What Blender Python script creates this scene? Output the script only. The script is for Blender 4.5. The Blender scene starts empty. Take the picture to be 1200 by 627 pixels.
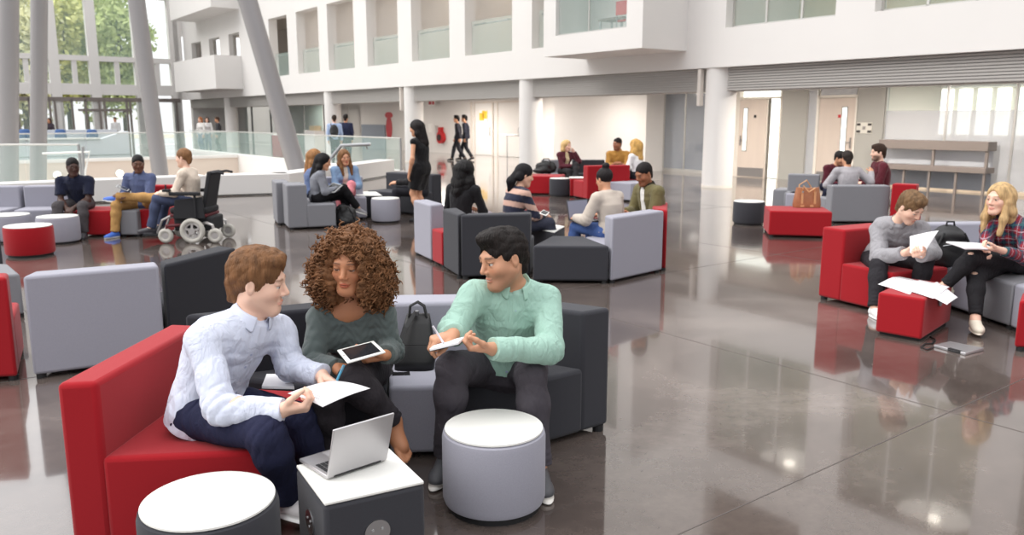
import bpy, bmesh, math, random
import numpy as np
from mathutils import Vector, Matrix
random.seed(7)
S = bpy.context.scene
COL = S.collection
F_PX = 950.0; PITCH = math.atan(175/950.0); CAM_H = 1.7
SP, CP = math.sin(PITCH), math.cos(PITCH)
def _ray(px, py):
    x = (px-600)/F_PX; y = -(py-313.5)/F_PX
    return (x, CP+y*SP, -SP+y*CP)
def g(px, py, z=0.0):
    """survey: where the sight line through a pixel meets the level z"""
    d = _ray(px, py); t = (z-CAM_H)/d[2]
    return (d[0]*t, d[1]*t)
def at(px, py, Y):
    """survey: where the sight line meets the depth Y"""
    d = _ray(px, py); t = Y/d[1]
    return (d[0]*t, Y, CAM_H+d[2]*t)
# building axes: u runs along the long facade, v runs away from the atrium
_n = math.hypot(731, 966)
D1 = (-731/_n, 966/_n); D2 = (966/_n, 731/_n)
def B(u, v, z=0.0): return (u*D1[0]+v*D2[0], u*D1[1]+v*D2[1], z)
def UV(x, y): return (x*D1[0]+y*D1[1], x*D2[0]+y*D2[1])
def onv(px, py, v):
    d = _ray(px, py); t = v/(d[0]*D2[0]+d[1]*D2[1])
    return ((d[0]*D1[0]+d[1]*D1[1])*t, CAM_H+d[2]*t)
def onu(px, py, u):
    d = _ray(px, py); t = u/(d[0]*D1[0]+d[1]*D1[1])
    return ((d[0]*D2[0]+d[1]*D2[1])*t, CAM_H+d[2]*t)
def s2l(c): return tuple(((x/12.92) if x <= .04045 else ((x+.055)/1.055)**2.4) for x in c)
def rgb(r, g_, b): return s2l((r/255, g_/255, b/255))
MATS = {}
def mat(name, col, rough=.6, metal=0., spec=.5, bump=0., bscale=60., var=0., vscale=4., emit=None, estr=0., sheen=0., coat=0., alpha=1., trans=0., stretch=None, attr=False, bdist=.002):
    if name in MATS: return MATS[name]
    m = bpy.data.materials.new(name); m.use_nodes = True
    nt = m.node_tree; N = nt.nodes; L = nt.links; bs = N['Principled BSDF']
    bs.inputs['Base Color'].default_value = (*col, 1); bs.inputs['Roughness'].default_value = rough
    bs.inputs['Metallic'].default_value = metal; bs.inputs['Specular IOR Level'].default_value = spec
    if sheen: bs.inputs['Sheen Weight'].default_value = sheen
    if coat: bs.inputs['Coat Weight'].default_value = coat
    if trans: bs.inputs['Transmission Weight'].default_value = trans
    if alpha < 1: bs.inputs['Alpha'].default_value = alpha
    if emit: bs.inputs['Emission Color'].default_value = (*emit, 1); bs.inputs['Emission Strength'].default_value = estr
    if bump or var or attr:
        tc = N.new('ShaderNodeTexCoord'); src = tc.outputs['Object']
        if stretch:
            mp = N.new('ShaderNodeMapping'); mp.inputs['Scale'].default_value = stretch; L.new(src, mp.inputs['Vector']); src = mp.outputs['Vector']
    colsock = None
    if attr:
        a = N.new('ShaderNodeVertexColor'); a.layer_name = 'Col'; colsock = a.outputs['Color']
        L.new(colsock, bs.inputs['Base Color'])
    if var:
        nz = N.new('ShaderNodeTexNoise'); nz.inputs['Scale'].default_value = vscale; nz.inputs['Detail'].default_value = 6
        L.new(src, nz.inputs['Vector'])
        mr = N.new('ShaderNodeMapRange'); mr.inputs['From Min'].default_value = .3; mr.inputs['From Max'].default_value = .7
        mr.inputs['To Min'].default_value = 1-var; mr.inputs['To Max'].default_value = 1+var
        L.new(nz.outputs['Fac'], mr.inputs['Value'])
        mx = N.new('ShaderNodeMix'); mx.data_type = 'RGBA'; mx.blend_type = 'MULTIPLY'; mx.inputs['Factor'].default_value = 1
        if colsock: L.new(colsock, mx.inputs['A'])
        else: mx.inputs['A'].default_value = (*col, 1)
        L.new(mr.outputs['Result'], mx.inputs['B']); L.new(mx.outputs['Result'], bs.inputs['Base Color'])
    if bump:
        nb = N.new('ShaderNodeTexNoise'); nb.inputs['Scale'].default_value = bscale; nb.inputs['Detail'].default_value = 3
        L.new(src, nb.inputs['Vector'])
        bp = N.new('ShaderNodeBump'); bp.inputs['Strength'].default_value = bump; bp.inputs['Distance'].default_value = bdist
        L.new(nb.outputs['Fac'], bp.inputs['Height']); L.new(bp.outputs['Normal'], bs.inputs['Normal'])
    MATS[name] = m
    return m

class MB:
    """collects shapes, then builds ONE mesh object"""
    def __init__(s, T=None): s.v = []; s.f = []; s.T = T or (lambda x, y, z: (x, y, z)); s.mi = []; s.cur = 0
    def add(s, vs, fs):
        o = len(s.v); s.v += [s.T(*p) for p in vs]; s.f += [tuple(i+o for i in f) for f in fs]; s.mi += [s.cur]*len(fs); return s
    def box(s, x0, x1, y0, y1, z0, z1):
        vs = [(x, y, z) for z in (z0, z1) for x, y in ((x0, y0), (x1, y0), (x1, y1), (x0, y1))]
        return s.add(vs, [(3, 2, 1, 0), (4, 5, 6, 7), (0, 1, 5, 4), (1, 2, 6, 5), (2, 3, 7, 6), (3, 0, 4, 7)])
    def prism(s, pts, z0, z1):
        n = len(pts); a = sum(pts[i][0]*pts[(i+1) % n][1]-pts[(i+1) % n][0]*pts[i][1] for i in range(n))
        if a < 0: pts = pts[::-1]
        vs = [(p[0], p[1], z0) for p in pts]+[(p[0], p[1], z1) for p in pts]
        return s.add(vs, [tuple(range(n))[::-1], tuple(range(n, 2*n))]+[(i, (i+1) % n, (i+1) % n+n, i+n) for i in range(n)])
    def lathe(s, cx, cy, prof, n=40):
        vs = []; fs = []
        for r, z in prof: vs += [(cx+r*math.cos(2*math.pi*i/n), cy+r*math.sin(2*math.pi*i/n), z) for i in range(n)]
        for k in range(len(prof)-1):
            fs += [(k*n+i, k*n+(i+1) % n, (k+1)*n+(i+1) % n, (k+1)*n+i) for i in range(n)]
        fs.append(tuple(range(n))[::-1]); m = (len(prof)-1)*n; fs.append(tuple(range(m, m+n)))
        return s.add(vs, fs)
    def tube(s, pts, r, n=8, closed=False):
        pts = [Vector(p) for p in pts]; k = len(pts); rs = r if isinstance(r, (list, tuple)) else [r]*k
        vs = []; fs = []; up = None
        for i, p in enumerate(pts):
            t = ((pts[(i+1) % k] if (closed or i < k-1) else p)-(pts[i-1] if (closed or i > 0) else p)).normalized()
            if up is None: up = t.orthogonal().normalized()
            up = (up-t*up.dot(t)); up = up.normalized() if up.length > 1e-6 else t.orthogonal().normalized()
            w = t.cross(up)
            vs += [tuple(p+(up*math.cos(2*math.pi*j/n)+w*math.sin(2*math.pi*j/n))*rs[i]) for j in range(n)]
        for i in range(k if closed else k-1):
            a = i*n; b = ((i+1) % k)*n
            fs += [(a+j, a+(j+1) % n, b+(j+1) % n, b+j) for j in range(n)]
        if not closed: fs += [tuple(range(n))[::-1], tuple(range((k-1)*n, k*n))]
        return s.add(vs, fs)
    def beam(s, a, b, w, h, up=(0, 0, 1)):
        a = Vector(a); b = Vector(b); t = (b-a).normalized(); u = Vector(up); x = t.cross(u).normalized(); y = x.cross(t).normalized()
        vs = [tuple(p+x*sx*w/2+y*sy*h/2) for p in (a, b) for sx, sy in ((-1, -1), (1, -1), (1, 1), (-1, 1))]
        return s.add(vs, [(0, 1, 2, 3), (7, 6, 5, 4), (4, 5, 1, 0), (5, 6, 2, 1), (6, 7, 3, 2), (7, 4, 0, 3)])
    def quad(s, a, b, c, d, t):
        """thin slab through four corners, thickness t"""
        a, b, c, d = map(Vector, (a, b, c, d)); n = (b-a).cross(d-a).normalized()*t/2
        vs = [tuple(p+n) for p in (a, b, c, d)]+[tuple(p-n) for p in (a, b, c, d)]
        return s.add(vs, [(0, 1, 2, 3), (7, 6, 5, 4), (0, 4, 5, 1), (1, 5, 6, 2), (2, 6, 7, 3), (3, 7, 4, 0)])
    def build(s, name, m, parent=None, bevel=0., seg=3, smooth=None, org=None):
        me = bpy.data.meshes.new(name); v = s.v
        if org: v = [(p[0]-org[0], p[1]-org[1], p[2]-org[2]) for p in v]
        me.from_pydata(v, [], s.f); me.update()
        for mm in (m if isinstance(m, (list, tuple)) else [m]): me.materials.append(mm)
        if any(s.mi): me.polygons.foreach_set('material_index', s.mi)
        bm = bmesh.new(); bm.from_mesh(me); bmesh.ops.recalc_face_normals(bm, faces=bm.faces); bm.to_mesh(me); bm.free()
        o = bpy.data.objects.new(name, me); COL.objects.link(o)
        if org: o.location = org
        if parent is not None:
            o.parent = parent
            o.location = tuple((Vector(org) if org else Vector((0, 0, 0)))-Vector(parent.location)) if parent.get('_w') else o.location
        if bevel:
            b = o.modifiers.new('bevel', 'BEVEL'); b.width = bevel; b.segments = seg; b.limit_method = 'ANGLE'; b.angle_limit = math.radians(35)
        if bevel or smooth:
            me.polygons.foreach_set('use_smooth', [True]*len(me.polygons))
            if smooth != 'all':
                try: me.set_sharp_from_angle(angle=math.radians(40 if not bevel else 62))
                except Exception: pass
        return o
def tag(o, label=None, cat=None, group=None, kind=None):
    if label: o['label'] = label
    if cat: o['category'] = cat
    if group: o['group'] = group
    if kind: o['kind'] = kind
    return o
def thing(name, label, cat, loc=(0, 0, 0), group=None):
    """an Empty at the base; parts are built in world coordinates and hung under it"""
    o = bpy.data.objects.new(name, None); COL.objects.link(o); o.location = loc; o.empty_display_size = .1
    o['_w'] = 1
    return tag(o, label, cat, group)
def struct(name, mb, m, **k): return tag(mb.build(name, m, **k), kind='structure')
def bm_(): return MB(B)

# ---------- camera ----------
cd = bpy.data.cameras.new('camera'); cam = bpy.data.objects.new('camera', cd); COL.objects.link(cam)
cam.location = (0, 0, CAM_H); cam.rotation_euler = (math.pi/2-PITCH, 0, 0)
cd.sensor_width = 36; cd.lens = F_PX/1200*36; cd.clip_end = 500
cd.dof.use_dof = True; cd.dof.focus_distance = 3.75; cd.dof.aperture_fstop = 3.6
S.camera = cam
S.view_settings.view_transform = 'Standard'; S.view_settings.look = 'None'; S.view_settings.gamma = 1
S.view_settings.use_curve_mapping = False; S.view_settings.exposure = 0.0
# ---------- light ----------
w = bpy.data.worlds.new('sky'); S.world = w; w.use_nodes = True
bgn = w.node_tree.nodes['Background']; bgn.inputs['Strength'].default_value = 1.0
_wn = w.node_tree.nodes; _wl = w.node_tree.links
_tc = _wn.new('ShaderNodeTexCoord'); _sx = _wn.new('ShaderNodeSeparateXYZ'); _wl.new(_tc.outputs['Generated'], _sx.inputs[0])
_cr = _wn.new('ShaderNodeValToRGB'); _wl.new(_sx.outputs['Z'], _cr.inputs['Fac'])   # bright overcast: dim at the horizon, bright overhead
_cr.color_ramp.elements[0].position = 0.0; _cr.color_ramp.elements[0].color = (.62, .625, .64, 1)
_cr.color_ramp.elements[1].position = 1.0; _cr.color_ramp.elements[1].color = (2.36, 2.37, 2.40, 1)
_e = _cr.color_ramp.elements.new(.3); _e.color = (.96, .965, .98, 1)
_dp = _wn.new('ShaderNodeVectorMath'); _dp.operation = 'DOT_PRODUCT'; _wl.new(_tc.outputs['Generated'], _dp.inputs[0]); _dp.inputs[1].default_value = (D1[0], D1[1], 0)
_mr = _wn.new('ShaderNodeMapRange'); _mr.inputs['From Min'].default_value = .55; _mr.inputs['From Max'].default_value = 1.0; _mr.inputs['To Min'].default_value = 1.0; _mr.inputs['To Max'].default_value = 2.2; _wl.new(_dp.outputs['Value'], _mr.inputs['Value'])
_vm = _wn.new('ShaderNodeVectorMath'); _vm.operation = 'SCALE'; _wl.new(_cr.outputs['Color'], _vm.inputs[0]); _wl.new(_mr.outputs['Result'], _vm.inputs['Scale']); _wl.new(_vm.outputs['Vector'], bgn.inputs['Color'])
def light(name, kind, loc, energy, parent=None, **k):
    l = bpy.data.lights.new(name, kind); l.energy = energy
    for a, b in k.items(): setattr(l, a, b)
    o = bpy.data.objects.new(name, l); COL.objects.link(o); o.location = loc
    if parent is not None:
        o.parent = parent
        if parent.get('_w'): o.location = Vector(loc)-Vector(parent.location)
    return o
sun = light('sun', 'SUN', (0, 0, 20), 1.9, angle=math.radians(45)); sun.rotation_euler = Vector((-.74, -.16, .66)).to_track_quat('Z', 'Y').to_euler()
sun.data.color = (1, .97, .93)

# ---------- materials ----------
M_red = mat('red_wool', rgb(154, 20, 30), .9, spec=.2, bump=.25, bscale=700, var=.05, vscale=250, sheen=.15)
M_grey = mat('light_grey_wool', rgb(154, 153, 164), .9, spec=.2, bump=.25, bscale=700, var=.06, vscale=250, sheen=.1)
M_mid = mat('mid_grey_wool', rgb(128, 128, 133), .9, spec=.2, bump=.25, bscale=700, var=.06, vscale=250, sheen=.1)
M_dark = mat('charcoal_wool', rgb(57, 57, 62), .9, spec=.2, bump=.25, bscale=700, var=.08, vscale=250, sheen=.1)
M_black = mat('black_wool', rgb(40, 40, 46), .9, spec=.2, bump=.25, bscale=700, var=.08, vscale=250, sheen=.1)
M_foot = mat('black_plastic', rgb(24, 24, 26), .6)
M_lam = mat('white_laminate', rgb(236, 235, 230), .35)
M_white = mat('white_paint', rgb(224, 221, 218), .75, spec=.3, var=.012, vscale=.6)
M_cream = mat('cream_paint', rgb(228, 222, 212), .7, spec=.3, var=.012, vscale=.6)
M_wgrey = mat('warm_grey_paint', rgb(168, 166, 160), .6, spec=.3)
M_glass = mat('balustrade_glass', (.62, .82, .76), .03, spec=.5, alpha=.13)
M_steel = mat('brushed_steel', rgb(176, 176, 178), .32, metal=1.)
M_skel = mat('silver', rgb(150, 147, 148), .42, metal=.35)
# =============== THE BUILDING ===============
# polished concrete
def floor_mat():
    m = bpy.data.materials.new('polished_concrete'); m.use_nodes = True; nt = m.node_tree; N = nt.nodes; L = nt.links; bs = N['Principled BSDF']
    tc = N.new('ShaderNodeTexCoord'); mp = N.new('ShaderNodeMapping'); mp.inputs['Rotation'].default_value = (0, 0, math.radians(-37)); L.new(tc.outputs['Object'], mp.inputs['Vector'])
    n1 = N.new('ShaderNodeTexNoise'); n1.inputs['Scale'].default_value = .55; n1.inputs['Detail'].default_value = 9; n1.inputs['Roughness'].default_value = .62; n1.inputs['Distortion'].default_value = .4
    n2 = N.new('ShaderNodeTexNoise'); n2.inputs['Scale'].default_value = 14; n2.inputs['Detail'].default_value = 6; n2.inputs['Roughness'].default_value = .7
    for n in (n1, n2): L.new(mp.outputs['Vector'], n.inputs['Vector'])
    cr = N.new('ShaderNodeValToRGB'); L.new(n1.outputs['Fac'], cr.inputs['Fac'])
    cr.color_ramp.elements[0].position = .33; cr.color_ramp.elements[0].color = (*rgb(74, 65, 61), 1)
    cr.color_ramp.elements[1].position = .70; cr.color_ramp.elements[1].color = (*rgb(128, 117, 111), 1)
    e = cr.color_ramp.elements.new(.52); e.color = (*rgb(95, 85, 80), 1)
    cr2 = N.new('ShaderNodeMapRange'); cr2.inputs['From Min'].default_value = .3; cr2.inputs['From Max'].default_value = .72; cr2.inputs['To Min'].default_value = .86; cr2.inputs['To Max'].default_value = 1.16
    L.new(n2.outputs['Fac'], cr2.inputs['Value'])
    mx = N.new('ShaderNodeMix'); mx.data_type = 'RGBA'; mx.blend_type = 'MULTIPLY'; mx.inputs['Factor'].default_value = 1
    L.new(cr.outputs['Color'], mx.inputs['A']); L.new(cr2.outputs['Result'], mx.inputs['B'])
    L.new(mx.outputs['Result'], bs.inputs['Base Color'])
    rr = N.new('ShaderNodeMapRange'); rr.inputs['From Min'].default_value = .3; rr.inputs['From Max'].default_value = .7; rr.inputs['To Min'].default_value = .05; rr.inputs['To Max'].default_value = .14
    L.new(n1.outputs['Fac'], rr.inputs['Value']); L.new(rr.outputs['Result'], bs.inputs['Roughness'])
    bs.inputs['IOR'].default_value = 1.6; bs.inputs['Coat Weight'].default_value = .4; bs.inputs['Coat Roughness'].default_value = .035; bs.inputs['Coat IOR'].default_value = 1.7
    bp = N.new('ShaderNodeBump'); bp.inputs['Strength'].default_value = .04; bp.inputs['Distance'].default_value = .004
    L.new(n1.outputs['Fac'], bp.inputs['Height']); L.new(bp.outputs['Normal'], bs.inputs['Normal'])
    return m
M_floor = floor_mat()
KERB = [(-25.0, 18.4), (5.4, 18.2), (7.1, 17.75), (12.1, 21.9), (12.1, 36.0)]   # (v,u) edge of the sunken stairwell
mb = bm_()
def slab(us, vs):  # one quad of floor
    mb.add([(us[0], vs[0], 0), (us[1], vs[0], 0), (us[1], vs[1], 0), (us[0], vs[1], 0)], [(0, 1, 2, 3)])
slab((-14, 17.4), (-25, 34)); slab((36.0, 75), (-25, 34)); slab((17.4, 36.0), (12.1, 34))
mb.add([(17.4, -25, 0), (18.4, -25, 0), (18.2, 5.4, 0), (17.75, 7.1, 0), (21.9, 12.1, 0), (17.4, 12.1, 0)], [(0, 1, 2, 3, 4, 5)])
floor = struct('floor', mb, M_floor)
mb = bm_()
M_joint = mat('joint_filler', rgb(84, 77, 74), .4)
for (a, b_) in ():
    pass
# saw-cut joints
ju = [UV(*g(798, 625))[0]]
for k in range(-2, 3):
    u = ju[0]+k*4.0; mb.box(u-.003, u+.003, -12, 30, 0, .0012) if u < 17 else None
v0 = UV(*g(716, 373))[1]
for k in range(-3, 4):
    v = v0+k*4.0; mb.box(-10, 17, v-.003, v+.003, 0, .0012)
struct('floor_joints', mb, M_joint)
# sunken stairwell
mb = bm_()
mb.box(36.0, 36.25, -25, 12.35, -3.2, -.004)
struct('wall_stairwell_far', mb, mat('beige_plaster', rgb(212, 198, 186), .8))
mb = bm_(); mb.box(35.95, 36.3, -25, 12.1, 0, .12); struct('trim_1', mb, M_white)
mb = bm_(); mb.box(21.9, 36, 12.1, 12.3, -3.2, -.004); struct('wall_stairwell_right', mb, M_white)
mb = bm_(); mb.box(17.4, 36.3, -25, 12.3, -3.3, -3.2); struct('floor_stairwell', mb, M_cream)
# low white kerb
mb = bm_()
def kerb(a, b, t=.55, h=.47):
    (v0_, u0), (v1_, u1) = a, b; n = math.hypot(v1_-v0_, u1-u0); dv, du = (v1_-v0_)/n, (u1-u0)/n
    mb.prism([(u0, v0_), (u1, v1_), (u1+dv*t, v1_-du*t), (u0+dv*t, v0_-du*t)], .03, h)
for i in range(3): kerb(KERB[i], KERB[i+1])
struct('trim_2', mb, M_white, bevel=.015)
mb = bm_()
for i in range(3):
    (a, b), (c, d) = KERB[i], KERB[i+1]
    mb.prism([(b+.03, a), (d+.03, c), (d+.3, c-.02), (b+.3, a-.02)], 0, .03)
struct('trim_3', mb, M_foot)
# slope-topped white upstand on the right side of the stairwell
mb = bm_(); mb.box(21.9, 44, 12.1, 12.45, 0, .13); struct('trim_4', mb, M_white)
# wall lamps on far stairwell wall
M_lampw = mat('warm_lamp_glow', (1, .9, .7), .5, emit=(1, .86, .62), estr=4)
for px, py, lb in ((67, 205, 'left'), (140, 203, 'right')):
    v, z = onu(px, py, 36.0)
    t = thing('wall_light', f'round glowing wall light on the {lb} of the beige stairwell wall behind the seated men', 'wall light', B(36, v, z), 'round stairwell wall lights')
    d = MB(); d.lathe(0, 0, [(.17, 0), (.17, .04), (.15, .06)], 24); o = d.build('lamp_ring', M_white, t)
    o.matrix_parent_inverse = Matrix(); o.location = (0, 0, 0); o.rotation_euler = (math.radians(90), 0, math.atan2(D1[1], D1[0])-math.pi/2)
    d = MB(); d.lathe(0, 0, [(.13, .05), (.12, .09), (.07, .12)], 24); o2 = d.build('lamp_diffuser', M_lampw, t); o2.location = (0, 0, 0); o2.rotation_euler = o.rotation_euler

# ---- right facade ----
VF, VB = 16.0, 20.0
UEND = 57.0
def wall_holes(mb, u0, u1, z0, z1, holes, v0, v1):
    us = sorted({u0, u1, *[h[0] for h in holes], *[h[1] for h in holes]}); zs = sorted({z0, z1, *[h[2] for h in holes], *[h[3] for h in holes]})
    us = [x for x in us if u0 <= x <= u1]; zs = [x for x in zs if z0 <= x <= z1]
    for j in range(len(zs)-1):
        run = None
        for i in range(len(us)-1):
            cu, cz = (us[i]+us[i+1])/2, (zs[j]+zs[j+1])/2
            hole = any(h[0] < cu < h[1] and h[2] < cz < h[3] for h in holes)
            if not hole:
                if run is None: run = us[i]
                end = us[i+1]
            if (hole or i == len(us)-2) and run is not None:
                mb.box(run, end, v0, v1, zs[j], zs[j+1]); run = None
WIN = [(39.34, 41.75), (35.71, 38.2), (32.17, 34.75), (28.43, 31.0), (24.78, 27.4), (21.14, 23.81), (17.5, 20.14), (9.96, 12.79), (6.3, 9.1), (2.6, 5.5), (-1, 1.9), (-4.6, -1.7)]
FARW = [(46.2, 48.0), (49.6, 51.6), (53.2, 55.2)]
holes = [(a, b, 3.80, 6.66) for a, b in WIN]+[(a, b, 4.0, 6.4) for a, b in FARW]
for z0, z1 in ((7.7, 10.3), (11.3, 13.6)): holes += [(a, b, z0, z1) for a, b in WIN+FARW]
mb = bm_(); wall_holes(mb, -12, UEND, 2.90, 15, holes, VF, VF+.45); struct('wall_right', mb, M_white)
# gallery decks, ceilings and back walls behind the openings
M_gal = mat('gallery_plaster', rgb(214, 206, 198), .8)
M_wood = mat('pale_wood_panel', rgb(206, 190, 158), .55, var=.08, vscale=3, stretch=(1, 1, .1))
mb = bm_(); mb.box(-12, UEND, VF+.45, 20.5, 3.42, 3.72); mb.box(-12, UEND, VF+.45, 20.5, 7.1, 7.5); mb.box(-12, UEND, VF+.45, 20.5, 10.6, 11.1); struct('floor_gallery', mb, M_gal)
mb = bm_(); mb.box(-12, UEND, 20.0, 20.25, 3.72, 14); struct('wall_gallery_back', mb, M_gal)
mb = bm_(); mb.box(14.3, 26.5, 19.9, 19.98, 3.72, 6.2); mb.box(2, 13.2, 19.5, 19.6, 3.72, 7.1); struct('wall_gallery_panels', mb, M_wood)
mb = bm_()
for a, b in WIN[1:7]: mb.box(b+.35, b+.75, VF+.45, 18.6, 3.72, 7.1)
struct('wall_gallery_fins', mb, M_white)
mb = bm_(); mb.box(13.2, 13.4, VF+.45, 20, 3.72, 7.1); struct('wall_gallery_cross', mb, M_white)
for i, (a, b) in enumerate(WIN[:7]):
    word = ['seventh', 'sixth', 'fifth', 'fourth', 'third', 'second', 'first'][i]
    t = thing('balustrade_panel', f'clear glass balustrade panel in the {word} upper opening counting from the white projecting box', 'balustrade', B((a+b)/2, VF+.3, 3.80), 'glass balustrades of the upper gallery')
    bm_().box(a, b, VF+.28, VF+.30, 3.80, 4.95).build('glass_pane', M_glass, t)
    r = MB(); r.tube([B(a, VF+.42, 4.85), B(b, VF+.42, 4.85)], .022); r.build('handrail', M_steel, t)
    for q in (.25, .75): bm_().box(a+(b-a)*q-.02, a+(b-a)*q+.02, VF+.30, VF+.44, 4.83, 4.87).build('rail_bracket', M_steel, t)
# right-hand windows with mullions and panes
M_alu = mat('grey_aluminium', rgb(196, 194, 190), .4, metal=.4)
for i, (a, b) in enumerate(WIN[7:10]):
    mb = bm_()
    mb.box(a, b, VF+.25, VF+.31, 3.80, 3.86); mb.box(a, b, VF+.25, VF+.31, 6.6, 6.66)
    for q in (0, .34, .67, 1): u = a+(b-a-.05)*q; mb.box(u, u+.05, VF+.25, VF+.31, 3.8, 6.66)
    o = struct(f'window_{i+1}', mb, M_alu); p = bm_().box(a, b, VF+.27, VF+.285, 3.82, 6.64).build('window_pane', M_glass, o)
# far windows on the upper facade
for i, (a, b) in enumerate(FARW):
    mb = bm_(); mb.box(a, b, VF+.25, VF+.31, 4.0, 4.06); mb.box(a, b, VF+.25, VF+.31, 6.34, 6.4); mb.box(a, a+.06, VF+.25, VF+.31, 4, 6.4); mb.box(b-.06, b, VF+.25, VF+.31, 4, 6.4)
    struct(f'window_{i+4}', mb, M_alu)
# projecting white box with a window
zb = 3.34
(uR, _z) = onv(815, 60, VF)
xy = g(742, 57, zb); uR2, vP = UV(*xy); uR = (uR+uR2)/2
xy = g(640, 67, zb); uL, _v = UV(*xy)
ZW0 = onv(734, 32, vP)[1]
wl = onv(651, 42, vP)[0]; wr = onv(734, 32, vP)[0]
mb = bm_()
wall_holes(mb, uR, uL, zb, 7.0, [(wr, wl, ZW0, 6.4)], vP, vP+.2)
mb.box(uR, uR+.2, vP+.2, VF, zb, 7.0); mb.box(uL-.2, uL, vP+.2, VF, zb, 7.0); mb.box(uR+.2, uL-.2, vP+.2, VF, zb, zb+.3); mb.box(uR+.2, uL-.2, vP+.2, VF, 6.8, 7.0)
struct('wall_projecting_box', mb, M_white)
mb = bm_(); mb.box(wr, wl, vP+.1, vP+.14, ZW0, ZW0+.04); mb.box((wr*.45+wl*.55)-.015, (wr*.45+wl*.55)+.015, vP+.1, vP+.14, ZW0, 6.4); mb.box(wr, wr+.03, vP+.1, vP+.14, ZW0, 6.4)
o = struct('window_7', mb, M_alu); bm_().box(wr, wl, vP+.115, vP+.125, ZW0, 6.4).build('window_pane', M_glass, o)
mb = bm_(); mb.box(uR+.2, uL-.2, vP+1.7, vP+1.8, zb+.3, 6.8); struct('wall_box_inside', mb, M_wood)
# far projecting box
mb = bm_(); mb.box(46.0, 54.0, VF-1.5, VF, 3.3, 5.1); mb.box(46.0, 54.0, VF-1.5, VF, 7.6, 12); struct('wall_far_box', mb, M_white)
# louvred band under the facade
M_louv = mat('louvre_metal', rgb(178, 174, 170), .5, metal=.2)
mb = bm_()
for k in range(9): mb.box(-12, UEND, VF+.22, VF+.30, 2.36+k*.06, 2.405+k*.06)
mb.box(-12, UEND, VF+.30, VF+.40, 2.34, 2.90)
struct('trim_5', mb, M_louv)
mb = bm_(); mb.box(-12, UEND, VF+.42, 27, 2.62, 2.9); mb.box(-12, UEND, VF+.42, VF+.62, 2.33, 2.62); struct('ceiling', mb, M_white)
# columns
cu = [onv(p, y, 16.4)[0] for p, y in ((843, 150), (622, 150), (485, 130), (390, 130), (271, 130))]
words_ = ['with the cream door and lift button behind it', 'beside the red seats and seated blond woman', 'behind the standing woman in black', 'next to the two men by the glass', 'furthest away, near three people standing']
for i, u in enumerate(cu):
    t = thing('column', 'round white floor-to-gallery column '+words_[i], 'column', B(u, 16.4, 0), 'round columns under the gallery')
    d = MB(); c = B(u, 16.4, 0); d.lathe(c[0], c[1], [(.375, .0), (.375, 2.95)], 48); d.build('shaft', M_white, t, smooth=True)
    d = MB(); d.lathe(c[0], c[1], [(.383, .0), (.383, .06)], 48); d.build('base_ring', M_cream, t, smooth=True)
# bracket boxes beside two columns
for i in (0, 2):
    u = cu[i]; o = bm_().box(u+.335, u+.43, 16.01, 16.15, 2.0, 2.88).build('cable_box', M_gal, bevel=.01)
    tag(o, 'narrow beige box on the left of the '+('white column before the cream door' if i == 0 else 'white column behind the standing woman in black'), 'box')
# ---- ground-floor back wall on v=VB ----
mb = bm_()
# grey piers and cream walls
def ub(px, v=VB, py=170): return onv(px, py, v)[0]
P913, P943, P1001, P1033 = ub(913), ub(943), ub(1001), ub(1033)
P776, P824, P865, P905 = ub(776), ub(826), ub(864), ub(914)
mb.box(P943, P913, VB, VB+.2, 0, 2.62); mb.box(P1033, P1001, VB, VB+.2, 0, 2.62)
struct('wall_back_piers', mb, M_wgrey)
mb = bm_(); mb.box(P865, P824-.35, VB, VB+.2, 0, 2.62); struct('wall_back_cream', mb, M_cream)
# glass corridor/rooms behind the back wall
mb = bm_(); mb.box(-12, UEND, 26.5, 26.7, 0, 2.62); struct('wall_rooms_back', mb, M_cream)
M_frost = mat('frosted_glass', rgb(206, 209, 215), .35, spec=.4, alpha=.5)
M_gfr = mat('window_frame_grey', rgb(150, 150, 150), .45)
# frosted glazing on the right
gu = [P1033, 9.4, 7.9, 6.3, 4.7, 3.0, 1.0]
mb = bm_()
for u in gu: mb.box(u-.025, u+.025, VB+.05, VB+.11, 0.1, 2.62)
mb.box(gu[-1], gu[0], VB+.02, VB+.14, 0, .1); mb.box(gu[-1], gu[0], VB+.05, VB+.11, 2.55, 2.62)
o = struct('window_8', mb, M_alu)
for k in range(len(gu)-1):
    bm_().box(gu[k+1]+.03, gu[k]-.03, VB+.06, VB+.075, .1, 1.88).build('frosted_pane', M_frost, o)
    bm_().box(gu[k+1]+.03, gu[k]-.03, VB+.06, VB+.075, 1.88, 2.55).build('clear_pane', M_glass, o)
# outer windows of the rooms behind (daylight strips)
M_day = mat('daylit_glass', (.9, .95, .9), .1, emit=(.95, 1, .94), estr=1.6)
mb = bm_()
for k in range(22): u = 12.6-k*.55; mb.box(u-.36, u, 26.40, 26.49, 1.2, 2.58)
struct('window_9', mb, M_day)
mb = bm_(); mb.box(11.2, 11.6, VB+.3, VB+3.5, 0, 2.62); struct('wall_room_side', mb, M_cream)
# glass recess left of the near column
mb = bm_(); mb.box(P824, P776, VB+.05, VB+.12, 0, .10); mb.box(P824, P776, VB+.05, VB+.12, 2.5, 2.62)
for u in (P776, (P776+P824)/2, P824): mb.box(u-.02, u+.02, VB+.05, VB+.12, .1, 2.5)
M_bglass = mat('blue_grey_glass', rgb(150, 156, 166), .12, alpha=.62)
o = struct('window_10', mb, M_alu); bm_().box(P824, P776, VB+.08, VB+.09, .1, 2.5).build('window_pane', M_bglass, o)
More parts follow.
